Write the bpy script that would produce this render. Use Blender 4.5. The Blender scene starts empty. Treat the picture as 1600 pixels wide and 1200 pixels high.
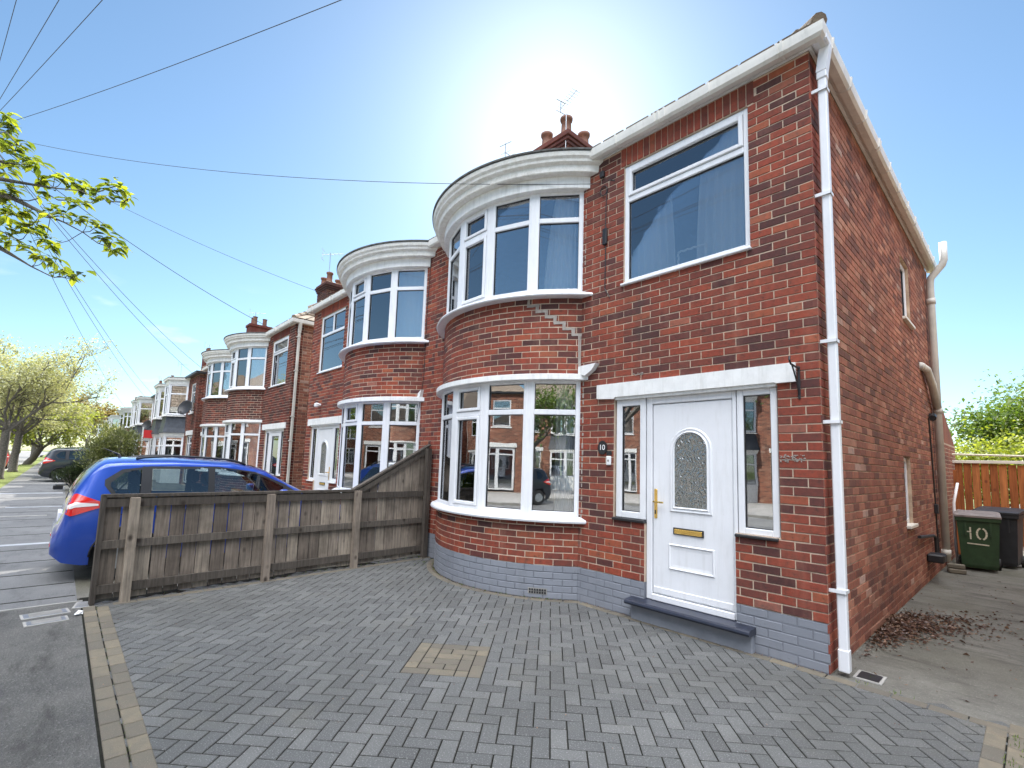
import bpy, bmesh, math, random
from mathutils import Vector, Matrix
S = bpy.context.scene
C = bpy.context.scene.collection
PI = math.pi
rad = math.radians
# ------------------------------------------------------------------ camera
cd = bpy.data.cameras.new('camera')
cam = bpy.data.objects.new('camera', cd); C.objects.link(cam)
cam.location = (1.166, -4.515, 1.547)
cam.rotation_euler = (rad(96.04), rad(-1.83), rad(47.05))
cd.sensor_width = 36.0; cd.lens = 756.7/1600*36; cd.shift_x = 0.0; cd.shift_y = 43.6/1600
cd.clip_start = 0.05; cd.clip_end = 2000
S.camera = cam
# ------------------------------------------------------------------ light
SUN_EL, SUN_AZ = 37.0, 43.0            # azimuth from +y towards -x
SKY_STRENGTH = 0.10
EXPOSURE = 0.86
S.view_settings.view_transform = 'Standard'; S.view_settings.look = 'None'
S.view_settings.exposure = EXPOSURE; S.view_settings.gamma = 1.0
sd = Vector((-math.sin(rad(SUN_AZ))*math.cos(rad(SUN_EL)), math.cos(rad(SUN_AZ))*math.cos(rad(SUN_EL)), math.sin(rad(SUN_EL))))
sl = bpy.data.lights.new('sun', 'SUN'); sl.energy = 5.0; sl.angle = rad(0.5); sl.color = (1.0, 0.95, 0.86)
so = bpy.data.objects.new('sun', sl); C.objects.link(so)
so.rotation_euler = sd.to_track_quat('Z', 'Y').to_euler(); so.location = (-20, 25, 30)
W = bpy.data.worlds.new("World"); S.world = W; W.use_nodes = True
nt = W.node_tree; nt.nodes.clear()
def N(t, k, **kw):
    n = t.nodes.new(k)
    for a, b in kw.items(): setattr(n, a, b)
    return n
wo = N(nt, 'ShaderNodeOutputWorld'); bg = N(nt, 'ShaderNodeBackground'); bg.inputs[1].default_value = SKY_STRENGTH
sky = N(nt, 'ShaderNodeTexSky', sky_type='NISHITA', sun_disc=False, sun_elevation=rad(SUN_EL), altitude=0.0, air_density=1.0, dust_density=0.35, ozone_density=1.3)
sky.sun_rotation = rad(-SUN_AZ)
tc = N(nt, 'ShaderNodeTexCoord')
sep = N(nt, 'ShaderNodeSeparateXYZ'); nt.links.new(tc.outputs['Generated'], sep.inputs[0])
# low cloud wisps; unseen bright patch added high behind viewer to light the facade
mp = N(nt, 'ShaderNodeMapping'); mp.inputs['Scale'].default_value = (3.0, 3.0, 9.0); nt.links.new(tc.outputs['Generated'], mp.inputs[0])
nz = N(nt, 'ShaderNodeTexNoise'); nz.inputs['Scale'].default_value = 2.2; nz.inputs['Detail'].default_value = 7; nt.links.new(mp.outputs[0], nz.inputs['Vector'])
r1 = N(nt, 'ShaderNodeMapRange'); r1.inputs[1].default_value = 0.60; r1.inputs[2].default_value = 0.74; nt.links.new(nz.outputs[0], r1.inputs[0])
lo = N(nt, 'ShaderNodeMapRange'); lo.inputs[1].default_value = 0.30; lo.inputs[2].default_value = 0.14; nt.links.new(sep.outputs[2], lo.inputs[0])
lo2 = N(nt, 'ShaderNodeMapRange'); lo2.inputs[1].default_value = 0.0; lo2.inputs[2].default_value = 0.06; nt.links.new(sep.outputs[2], lo2.inputs[0])
def M2(t, op, a, b=None):
    n = N(t, 'ShaderNodeMath', operation=op)
    for i, v in enumerate((a, b)):
        if v is None: continue
        if isinstance(v, (int, float)): n.inputs[i].default_value = v
        else: t.links.new(v, n.inputs[i])
    return n.outputs[0]
wst = N(nt, 'ShaderNodeMapRange'); wst.inputs[1].default_value = -.45; wst.inputs[2].default_value = -.75; nt.links.new(sep.outputs[0], wst.inputs[0])
low = M2(nt, 'MULTIPLY', M2(nt, 'MULTIPLY', M2(nt, 'MULTIPLY', r1.outputs[0], lo.outputs[0]), lo2.outputs[0]), wst.outputs[0])
# direction of the added bright patch
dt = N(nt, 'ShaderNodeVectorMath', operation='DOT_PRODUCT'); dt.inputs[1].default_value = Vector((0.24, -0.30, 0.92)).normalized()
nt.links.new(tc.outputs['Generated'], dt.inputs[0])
fill_mask = N(nt, 'ShaderNodeMapRange'); fill_mask.inputs[1].default_value = 0.79; fill_mask.inputs[2].default_value = 0.90; nt.links.new(dt.outputs['Value'], fill_mask.inputs[0])
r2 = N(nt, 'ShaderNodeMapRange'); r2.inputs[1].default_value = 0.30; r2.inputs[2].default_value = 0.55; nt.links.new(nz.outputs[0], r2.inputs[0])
hi = M2(nt, 'MULTIPLY', fill_mask.outputs[0], r2.outputs[0])
tint = N(nt, 'ShaderNodeMixRGB', blend_type='MULTIPLY'); tint.inputs[0].default_value = 1; tint.inputs[2].default_value = (.87, 1.03, 1.06, 1); nt.links.new(sky.outputs[0], tint.inputs[1])
mx1 = N(nt, 'ShaderNodeMixRGB'); mx1.inputs[2].default_value = (9, 9.3, 10, 1)
nt.links.new(M2(nt, 'MULTIPLY', low, 0.6), mx1.inputs[0]); nt.links.new(tint.outputs[0], mx1.inputs[1])
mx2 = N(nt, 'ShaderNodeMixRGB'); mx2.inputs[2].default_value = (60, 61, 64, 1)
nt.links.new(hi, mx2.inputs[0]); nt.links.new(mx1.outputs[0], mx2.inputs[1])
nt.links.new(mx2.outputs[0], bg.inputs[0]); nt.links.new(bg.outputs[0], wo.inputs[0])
S.cycles.max_bounces = 8; S.cycles.transparent_max_bounces = 16; S.cycles.diffuse_bounces = 4
# ------------------------------------------------------------------ materials
def newmat(name):
    m = bpy.data.materials.new(name); m.use_nodes = True
    t = m.node_tree; p = t.nodes['Principled BSDF']; return m, t, p
def ramp(t, fac, stops, interp='LINEAR'):
    r = N(t, 'ShaderNodeValToRGB'); r.color_ramp.interpolation = interp
    e = r.color_ramp.elements
    while len(e) < len(stops): e.new(0.5)
    for i, (p, c) in enumerate(stops):
        e[i].position = p; e[i].color = (c[0], c[1], c[2], 1)
    if fac is not None: t.links.new(fac, r.inputs[0])
    return r.outputs[0]
def noise(t, scale, detail=5, rough=.6, vec=None, out=0, w=None):
    n = N(t, 'ShaderNodeTexNoise'); n.inputs['Scale'].default_value = scale; n.inputs['Detail'].default_value = detail; n.inputs['Roughness'].default_value = rough
    if vec is None:
        g = N(t, 'ShaderNodeNewGeometry'); vec = g.outputs['Position']
    t.links.new(vec, n.inputs['Vector']); return n.outputs[out]
def mix(t, f, a, b, mode='MIX'):
    n = N(t, 'ShaderNodeMixRGB', blend_type=mode)
    for i, v in enumerate((f, a, b)):
        if isinstance(v, (int, float)): n.inputs[i].default_value = v
        elif isinstance(v, tuple): n.inputs[i].default_value = (v[0], v[1], v[2], 1)
        else: t.links.new(v, n.inputs[i])
    return n.outputs[0]
def bump(t, p, h, s=.3, d=.01):
    b = N(t, 'ShaderNodeBump'); b.inputs['Strength'].default_value = s; b.inputs['Distance'].default_value = d
    t.links.new(h, b.inputs['Height']); t.links.new(b.outputs[0], p.inputs['Normal'])
def mr(t, v, a, b, c=0, d=1):
    r = N(t, 'ShaderNodeMapRange')
    for i, q in enumerate((a, b, c, d)): r.inputs[i+1].default_value = q
    t.links.new(v, r.inputs[0]); return r.outputs[0]
def plain(name, col, rough=.5, metal=0, var=.12, scale=6, bmp=0, spec=.5, coat=0, bscale=None, grime=0):
    m, t, p = newmat(name)
    n = noise(t, scale)
    c = mix(t, mr(t, n, .3, .7), tuple(x*(1-var) for x in col), tuple(min(1, x*(1+var)) for x in col))
    if grime:
        g_ = N(t, 'ShaderNodeNewGeometry'); mp_ = N(t, 'ShaderNodeMapping'); mp_.inputs['Scale'].default_value = (9, 9, .9); t.links.new(g_.outputs['Position'], mp_.inputs[0])
        c = mix(t, mr(t, noise(t, 2.0, 7, .7, mp_.outputs[0]), .50, .78, 0, grime), c, (.33, .32, .27))
        c = mix(t, mr(t, noise(t, 25, 6, .75), .60, .75, 0, grime*.6), c, (.30, .29, .25))
    t.links.new(c, p.inputs['Base Color'])
    p.inputs['Roughness'].default_value = rough; p.inputs['Metallic'].default_value = metal
    p.inputs['Specular IOR Level'].default_value = spec; p.inputs['Coat Weight'].default_value = coat
    if bmp: bump(t, p, noise(t, bscale or scale*6), bmp, .005)
    return m
def attr(t, name='rnd'):
    a = N(t, 'ShaderNodeAttribute', attribute_name=name); return a.outputs['Fac']
def brickmat(name, stops, mott=.35, dirt=0.0, paint=False):
    m, t, p = newmat(name)
    base = ramp(t, attr(t), stops)
    n1 = noise(t, 22, 6, .7); n2 = noise(t, 160, 4, .7); n3 = noise(t, 1.3, 3, .5)
    c = mix(t, mott, base, mix(t, mr(t, n1, .35, .65), (.05, .02, .02), (.62, .22, .15)), 'OVERLAY') if not paint else base
    c = mix(t, mr(t, n2, .62, .8, 0, .5), c, (.45, .33, .27) if not paint else (.3, .3, .3))
    c = mix(t, mr(t, n1, .30, .42, .45, 0), c, (.035, .02, .022) if not paint else (.12, .125, .14))
    g_ = N(t, 'ShaderNodeNewGeometry'); mp_ = N(t, 'ShaderNodeMapping'); mp_.inputs['Scale'].default_value = (2.2, 2.2, .35); t.links.new(g_.outputs['Position'], mp_.inputs[0]); n4 = noise(t, 1.5, 6, .65, mp_.outputs[0])
    c = mix(t, mr(t, n3, .35, .7, dirt, 0), c, (.06, .05, .045))
    c = mix(t, mr(t, n4, .52, .72, 0, .42), c, (.07, .05, .045) if not paint else (.13, .14, .15))
    c = mix(t, mr(t, n4, .45, .28, 0, .22), c, (.42, .24, .17) if not paint else (.3, .31, .33))
    t.links.new(c, p.inputs['Base Color']); p.inputs['Roughness'].default_value = .82 if not paint else .55
    p.inputs['Specular IOR Level'].default_value = .25
    h = M2(t, 'ADD', M2(t, 'MULTIPLY', n1, 1.0), M2(t, 'MULTIPLY', n2, .5)); bump(t, p, h, .6 if not paint else .25, .006)
    return m
MAT = {}
MAT['brick'] = brickmat('facing brick', [(0, (.085, .040, .038)), (.09, (.120, .050, .046)), (.22, (.175, .062, .048)), (.42, (.24, .070, .045)), (.66, (.29, .075, .046)), (.90, (.335, .092, .052)), (.98, (.38, .13, .065)), (1, (.29, .15, .12))], dirt=.25)
MAT['brick_side'] = brickmat('common brick', [(0, (.17, .085, .065)), (.3, (.29, .125, .085)), (.6, (.36, .16, .10)), (.85, (.43, .21, .135)), (.97, (.48, .28, .19)), (1, (.52, .42, .35))], dirt=.35)
MAT['brick_old'] = brickmat('dark brick', [(0, (.05, .022, .02)), (.4, (.13, .035, .025)), (.8, (.20, .045, .028)), (1, (.27, .075, .04))], dirt=.35)
MAT['plinth'] = brickmat('grey painted brick', [(0, (.215, .23, .262)), (1, (.235, .25, .282))], paint=True, dirt=.12)
def mortarmat(name, col, dk):
    m, t, p = newmat(name)
    c = mix(t, mr(t, noise(t, 9, 6, .7), .3, .7), dk, col)
    t.links.new(c, p.inputs['Base Color']); p.inputs['Roughness'].default_value = .95; p.inputs['Specular IOR Level'].default_value = .1
    bump(t, p, noise(t, 180, 3), .6, .004); return m
MAT['mortar'] = mortarmat('mortar', (.68, .54, .41), (.44, .34, .26))
MAT['mortar_side'] = mortarmat('worn mortar', (.60, .45, .32), (.30, .21, .15))
MAT['mortar_plinth'] = mortarmat('painted mortar', (.20, .21, .24), (.15, .16, .18))
MAT['repair'] = mortarmat('grey repair mortar', (.42, .38, .34), (.27, .24, .21))
MAT['soil'] = mortarmat('joint soil', (.028, .027, .022), (.010, .010, .008))
MAT['upvc'] = plain('white upvc', (.74, .75, .77), .3, var=.05, scale=2.2, grime=.22)
MAT['white_paint'] = plain('white gloss paint', (.78, .78, .76), .45, var=.07, scale=9, bmp=.15, grime=.4)
def old_paint():
    m, t, p = newmat('weathered white paint')
    n = noise(t, 14, 7, .75); n2 = noise(t, 2.5, 4)
    c = mix(t, mr(t, n, .40, .66, 0, .55), (.78, .77, .73), (.50, .46, .38))
    c = mix(t, mr(t, n2, .55, .75, 0, .35), c, (.35, .33, .28))
    t.links.new(c, p.inputs['Base Color']); p.inputs['Roughness'].default_value = .6; bump(t, p, n, .3, .004); return m
MAT['old_paint'] = old_paint()
MAT['cream'] = plain('cream plastic', (.66, .62, .54), .45, var=.08, scale=4)
MAT['gutter'] = plain('white gutter plastic', (.72, .70, .65), .4, var=.08, scale=5, grime=.35)
MAT['pipe_grey'] = plain('stone grey pipe', (.50, .48, .43), .5, var=.15, scale=4)
MAT['black_plastic'] = plain('black plastic', (.018, .018, .02), .45, var=.2)
MAT['black_iron'] = plain('black painted iron', (.02, .02, .022), .5, var=.2, bmp=.2)
MAT['navy'] = plain('blue-black step paint', (.022, .026, .042), .32, var=.25, scale=12, bmp=.15)
MAT['grey_paint'] = plain('grey masonry paint', (.22, .235, .265), .6, var=.12, scale=8, bmp=.3)
MAT['gold'] = plain('brass', (.75, .50, .14), .25, metal=.9, var=.1)
MAT['steel'] = plain('dull steel', (.45, .46, .47), .4, metal=.8, var=.2)
MAT['slate'] = plain('slate', (.045, .05, .06), .45, var=.35, scale=7, bmp=.3)
MAT['felt'] = plain('bay roof felt', (.10, .10, .095), .9, var=.5, scale=12, bmp=.5)
MAT['interior'] = plain('room wall', (.16, .17, .19), .9, var=.1)
MAT['carpet'] = plain('room floor', (.06, .055, .05), .95, var=.1)
def rooft(name, a, b):
    m, t, p = newmat(name)
    c = ramp(t, attr(t), [(0, a), (1, b)])
    c = mix(t, mr(t, noise(t, 7, 6, .7), .45, .7, 0, .6), c, (.22, .20, .14))
    t.links.new(c, p.inputs['Base Color']); p.inputs['Roughness'].default_value = .85; bump(t, p, noise(t, 60), .5, .01); return m
MAT['tile'] = rooft('concrete roof tile', (.17, .12, .085), (.30, .23, .17))
MAT['tile_red'] = rooft('red roof tile', (.28, .09, .05), (.42, .16, .08))
MAT['pot'] = plain('terracotta pot', (.17, .075, .05), .8, var=.25, scale=9)
def glass():
    m, t, p = newmat('window glass'); t.nodes.remove(p)
    o = t.nodes['Material Output']
    tr = N(t, 'ShaderNodeBsdfTransparent'); tr.inputs[0].default_value = (.97, .985, .985, 1)
    gl = N(t, 'ShaderNodeBsdfGlossy'); gl.inputs['Roughness'].default_value = .004; gl.inputs[0].default_value = (.95, .97, 1, 1)
    fr = N(t, 'ShaderNodeFresnel'); fr.inputs[0].default_value = 1.55
    f = mr(t, fr.outputs[0], 0.0, 1.0, .20, 1.15)
    n = noise(t, 2.3, 2, .5); b = N(t, 'ShaderNodeBump'); b.inputs['Strength'].default_value = .02; b.inputs['Distance'].default_value = .02
    t.links.new(n, b.inputs['Height']); t.links.new(b.outputs[0], gl.inputs['Normal'])
    mx = N(t, 'ShaderNodeMixShader'); t.links.new(f, mx.inputs[0]); t.links.new(tr.outputs[0], mx.inputs[1]); t.links.new(gl.outputs[0], mx.inputs[2])
    t.links.new(mx.outputs[0], o.inputs[0]); return m
MAT['glass'] = glass()
def pglass():
    m, t, p = newmat('patterned door glass')
    w = N(t, 'ShaderNodeTexWave'); w.inputs['Scale'].default_value = 9; w.inputs['Distortion'].default_value = 14; w.inputs['Detail'].default_value = 3
    g = N(t, 'ShaderNodeNewGeometry'); t.links.new(g.outputs['Position'], w.inputs['Vector'])
    p.inputs['Base Color'].default_value = (.10, .11, .10, 1); p.inputs['Roughness'].default_value = .05; p.inputs['Specular IOR Level'].default_value = 1.0
    p.inputs['IOR'].default_value = 2.1
    bump(t, p, w.outputs[0], .5, .012); return m
MAT['pglass'] = pglass()
def curtain():
    m, t, p = newmat('sheer curtain'); t.nodes.remove(p); o = t.nodes['Material Output']
    d = N(t, 'ShaderNodeBsdfDiffuse'); d.inputs[0].default_value = (.92, .93, .95, 1)
    tl = N(t, 'ShaderNodeBsdfTranslucent'); tl.inputs[0].default_value = (.7, .73, .8, 1)
    a = N(t, 'ShaderNodeMixShader'); a.inputs[0].default_value = .3
    t.links.new(d.outputs[0], a.inputs[1]); t.links.new(tl.outputs[0], a.inputs[2]); t.links.new(a.outputs[0], o.inputs[0]); return m
MAT['curtain'] = curtain()
def leafmat(name, cols, trans=.55):
    m, t, p = newmat(name); t.nodes.remove(p); o = t.nodes['Material Output']
    c = ramp(t, attr(t), cols)
    d = N(t, 'ShaderNodeBsdfDiffuse'); t.links.new(c, d.inputs[0])
    tl = N(t, 'ShaderNodeBsdfTranslucent'); t.links.new(mix(t, 1.0, c, (1.5, 1.5, .7), 'MULTIPLY'), tl.inputs[0])
    g = N(t, 'ShaderNodeBsdfGlossy'); g.inputs['Roughness'].default_value = .4; g.inputs[0].default_value = (.6, .6, .6, 1)
    a = N(t, 'ShaderNodeMixShader'); a.inputs[0].default_value = trans
    t.links.new(d.outputs[0], a.inputs[1]); t.links.new(tl.outputs[0], a.inputs[2])
    b = N(t, 'ShaderNodeMixShader'); b.inputs[0].default_value = .06
    t.links.new(a.outputs[0], b.inputs[1]); t.links.new(g.outputs[0], b.inputs[2]); t.links.new(b.outputs[0], o.inputs[0]); return m
MAT['leaf_near'] = leafmat('spring leaf', [(0, (.04, .07, .015)), (.5, (.15, .19, .025)), (1, (.32, .35, .045))], .6)
MAT['leaf_pale'] = leafmat('pale young leaf', [(0, (.22, .23, .12)), (.5, (.42, .42, .26)), (1, (.62, .60, .45))], .35)
MAT['leaf_yellow'] = leafmat('yellow green leaf', [(0, (.14, .18, .03)), (.5, (.26, .30, .05)), (1, (.40, .42, .10))], .5)
MAT['leaf_green'] = leafmat('green leaf', [(0, (.05, .09, .02)), (.5, (.10, .16, .03)), (1, (.20, .26, .06))], .45)
MAT['leaf_bush'] = leafmat('olive shrub leaf', [(0, (.07, .085, .03)), (.5, (.15, .17, .07)), (.9, (.26, .27, .13)), (1, (.5, .47, .38))], .35)
MAT['leaf_dark'] = leafmat('dark hedge leaf', [(0, (.012, .022, .01)), (1, (.05, .07, .025))], .2)
MAT['leaf_orange'] = leafmat('coppery leaf', [(0, (.16, .13, .04)), (1, (.34, .24, .10))], .4)
MAT['dead_leaf'] = leafmat('dead leaf', [(0, (.05, .025, .018)), (.6, (.12, .06, .04)), (1, (.24, .15, .10))], .1)
def bark():
    m, t, p = newmat('bark')
    n = noise(t, 16, 8, .75); c = mix(t, mr(t, n, .35, .65), (.07, .06, .05), (.22, .20, .17))
    t.links.new(c, p.inputs['Base Color']); p.inputs['Roughness'].default_value = .9; bump(t, p, n, .8, .02); return m
MAT['bark'] = bark()
def woodmat(name, stops, knots=(.03, .022, .018), wet=.5):
    m, t, p = newmat(name)
    g = N(t, 'ShaderNodeNewGeometry'); a = N(t, 'ShaderNodeAttribute', attribute_name='rnd')
    ad = N(t, 'ShaderNodeVectorMath', operation='ADD'); t.links.new(g.outputs['Position'], ad.inputs[0])
    cmb = N(t, 'ShaderNodeCombineXYZ'); t.links.new(M2(t, 'MULTIPLY', a.outputs['Fac'], 31.0), cmb.inputs[2]); t.links.new(M2(t, 'MULTIPLY', a.outputs['Fac'], 17.0), cmb.inputs[1]); t.links.new(cmb.outputs[0], ad.inputs[1])
    mp = N(t, 'ShaderNodeMapping'); mp.inputs['Scale'].default_value = (26, 26, 1.6); t.links.new(ad.outputs[0], mp.inputs[0])
    n = noise(t, 1.6, 6, .65, mp.outputs[0])
    c = ramp(t, a.outputs['Fac'], stops)
    c = mix(t, .55, c, mix(t, mr(t, n, .3, .7), (.12, .12, .12), (.85, .83, .8)), 'OVERLAY')
    v = N(t, 'ShaderNodeTexVoronoi'); v.inputs['Scale'].default_value = 5.0; mp2 = N(t, 'ShaderNodeMapping'); mp2.inputs['Scale'].default_value = (1, 1, .7)
    t.links.new(ad.outputs[0], mp2.inputs[0]); t.links.new(mp2.outputs[0], v.inputs['Vector'])
    c = mix(t, mr(t, v.outputs['Distance'], .05, .16, .85, 0), c, knots)
    c = mix(t, mr(t, noise(t, 3, 4, .6), .45, .72, 0, wet), c, (.035, .028, .022))
    t.links.new(c, p.inputs['Base Color']); p.inputs['Roughness'].default_value = .85; p.inputs['Specular IOR Level'].default_value = .2
    bump(t, p, n, .5, .004); return m
MAT['board'] = woodmat('weathered fence board', [(0, (.14, .115, .095)), (.5, (.235, .195, .16)), (1, (.33, .28, .225))])
MAT['rail'] = woodmat('dark fence rail', [(0, (.07, .060, .052)), (1, (.15, .13, .11))], wet=.4)
MAT['gate_wood'] = woodmat('orange stained wood', [(0, (.26, .085, .03)), (.5, (.35, .12, .04)), (1, (.43, .17, .06))], knots=(.14, .04, .02), wet=.15)
def paver():
    m, t, p = newmat('charcoal block paving')
    c = ramp(t, attr(t), [(0, (.068, .069, .068)), (.25, (.084, .086, .085)), (.75, (.101, .103, .101)), (1, (.126, .127, .123))])
    c = mix(t, mr(t, noise(t, .9, 5, .6), .35, .65, 0, .55), c, (.082, .083, .080))
    c = mix(t, mr(t, noise(t, 120, 3, .6), .56, .70, 0, .6), c, (.34, .34, .33))
    c = mix(t, mr(t, noise(t, 30, 5, .7), .3, .45, .45, 0), c, (.06, .06, .055))
    c = mix(t, mr(t, noise(t, .55, 6, .65), .48, .70, 0, .6), c, (.060, .060, .054))
    c = mix(t, mr(t, noise(t, 1.7, 6, .7), .55, .72, 0, .4), c, (.135, .128, .105))
    t.links.new(c, p.inputs['Base Color']); p.inputs['Roughness'].default_value = .72; p.inputs['Specular IOR Level'].default_value = .4
    bump(t, p, noise(t, 220, 3), .5, .004); return m
MAT['paver'] = paver()
def goldpaver():
    m, t, p = newmat('buff block paving')
    c = ramp(t, attr(t), [(0, (.10, .086, .068)), (.5, (.140, .118, .086)), (1, (.175, .145, .100))])
    c = mix(t, mr(t, noise(t, 12, 5, .7), .4, .62, .5, 0), c, (.10, .095, .075))
    c = mix(t, mr(t, noise(t, 240, 2, .5), .6, .74, 0, .4), c, (.38, .34, .26))
    t.links.new(c, p.inputs['Base Color']); p.inputs['Roughness'].default_value = .8; bump(t, p, noise(t, 200, 3), .5, .004); return m
MAT['gold_paver'] = goldpaver()
def rough_ground(name, a, b, dark, sc=1.2, agg=.35, bs=.9, moss=None):
    m, t, p = newmat(name)
    n1 = noise(t, sc, 8, .68); n2 = noise(t, 90, 3, .6)
    c = mix(t, mr(t, n1, .32, .68), a, b)
    c = mix(t, mr(t, n2, .55, .75, 0, agg), c, tuple(min(1, x*2.1) for x in b))
    g = N(t, 'ShaderNodeNewGeometry'); mp = N(t, 'ShaderNodeMapping'); mp.inputs['Scale'].default_value = (.7, 2.6, 1); mp.inputs['Rotation'].default_value = (0, 0, .5)
    t.links.new(g.outputs['Position'], mp.inputs[0]); n3 = noise(t, 1.6, 8, .72, mp.outputs[0])
    c = mix(t, mr(t, n3, .52, .68, 0, .75), c, dark)
    if moss: c = mix(t, mr(t, noise(t, .8, 4, .5), .45, .65, 0, .5), c, moss)
    t.links.new(c, p.inputs['Base Color']); p.inputs['Roughness'].default_value = .9; p.inputs['Specular IOR Level'].default_value = .25
    bump(t, p, M2(t, 'ADD', n2, M2(t, 'MULTIPLY', n3, 1.6)), bs, .012); return m
MAT['crossover'] = rough_ground('worn concrete', (.115, .114, .110), (.20, .195, .18), (.06, .058, .054), sc=2.2, agg=.6, bs=2.2)
MAT['side_conc'] = rough_ground('stained concrete', (.105, .10, .085), (.185, .178, .155), (.045, .04, .034), sc=1.8, moss=(.085, .08, .05))
MAT['far_conc'] = plain('pale concrete slabs', (.36, .34, .31), .9, var=.2, scale=2)
MAT['asphalt'] = rough_ground('footway asphalt', (.12, .121, .122), (.175, .175, .174), (.09, .09, .09), agg=.3, bs=.4)
MAT['road'] = rough_ground('road asphalt', (.17, .17, .165), (.24, .235, .225), (.13, .13, .125), agg=.3, bs=.4)
MAT['kerb'] = plain('concrete kerb', (.30, .29, .27), .85, var=.2, scale=6, bmp=.3)
MAT['earth'] = rough_ground('earth and grass', (.08, .10, .03), (.14, .17, .05), (.06, .05, .03))
MAT['verge'] = rough_ground('verge grass', (.10, .13, .03), (.20, .23, .07), (.08, .07, .04))
MAT['paint_strip'] = plain('pale stone edging', (.34, .35, .37), .7, var=.1, bmp=.2)
def carpaint(name, col, flake=.25):
    m, t, p = newmat(name); p.inputs['Base Color'].default_value = (*col, 1); p.inputs['Metallic'].default_value = flake
    n = noise(t, 5, 3); t.links.new(mix(t, mr(t, n, .3, .7), tuple(x*.93 for x in col), col), p.inputs['Base Color'])
    p.inputs['Roughness'].default_value = .32; p.inputs['Coat Weight'].default_value = 1.0; p.inputs['Coat Roughness'].default_value = .04; return m
MAT['car_blue'] = carpaint('blue car paint', (.010, .062, .40), .35)
MAT['car_red'] = carpaint('red car paint', (.55, .02, .015))
MAT['car_dark'] = carpaint('dark car paint', (.015, .02, .028))
MAT['car_teal'] = carpaint('grey green car paint', (.06, .10, .12))
MAT['car_white'] = carpaint('white van paint', (.75, .76, .78), 0)
MAT['car_silver'] = carpaint('silver car paint', (.45, .47, .5), .5)
def carglass():
    m, t, p = newmat('opaque car glass'); p.inputs['Base Color'].default_value = (.03, .045, .055, 1); p.inputs['Roughness'].default_value = .03
    p.inputs['Specular IOR Level'].default_value = 1.0; p.inputs['IOR'].default_value = 2.0
    t.links.new(mix(t, mr(t, noise(t, 4), .3, .7), (.02, .03, .04), (.05, .07, .08)), p.inputs['Base Color']); return m
MAT['car_glass'] = carglass()
def carclear():
    m, t, p = newmat('tinted car glass'); t.nodes.remove(p); o = t.nodes['Material Output']
    tr = N(t, 'ShaderNodeBsdfTransparent'); tr.inputs[0].default_value = (.55, .62, .62, 1); gl_ = N(t, 'ShaderNodeBsdfGlossy'); gl_.inputs['Roughness'].default_value = .01
    fr = N(t, 'ShaderNodeFresnel'); fr.inputs[0].default_value = 1.5; mx = N(t, 'ShaderNodeMixShader'); t.links.new(mr(t, fr.outputs[0], 0, 1, .12, 1), mx.inputs[0])
    t.links.new(tr.outputs[0], mx.inputs[1]); t.links.new(gl_.outputs[0], mx.inputs[2]); t.links.new(mx.outputs[0], o.inputs[0]); return m
MAT['car_clear'] = carclear()
MAT['seat'] = plain('car seat cloth', (.05, .05, .055), .9, var=.2)
MAT['tyre'] = plain('tyre rubber', (.02, .02, .02), .8, var=.1)
MAT['lamp_red'] = plain('red lamp lens', (.60, .015, .012), .12, var=.1, coat=1)
MAT['lamp_white'] = plain('clear lamp lens', (.75, .72, .72), .12, var=.05, coat=1)
MAT['bin_green'] = plain('dark green bin plastic', (.025, .055, .022), .5, var=.25, scale=8)
MAT['bin_black'] = plain('charcoal bin plastic', (.025, .026, .03), .5, var=.2, scale=8)
MAT['bin_lid'] = plain('faded bin lid', (.20, .17, .155), .6, var=.3, scale=9)
MAT['cream_paint'] = plain('cream brushed paint', (.62, .58, .44), .7, var=.2, scale=30)
MAT['wire'] = plain('cable sheath', (.03, .03, .035), .6, var=.1)
MAT['white_plastic'] = plain('white plastic', (.8, .8, .8), .35, var=.03)
MAT['sign_red'] = plain('red sign board', (.62, .03, .03), .5, var=.05)
MAT['plastic_bag'] = plain('white litter', (.8, .8, .8), .5, var=.1)

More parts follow.
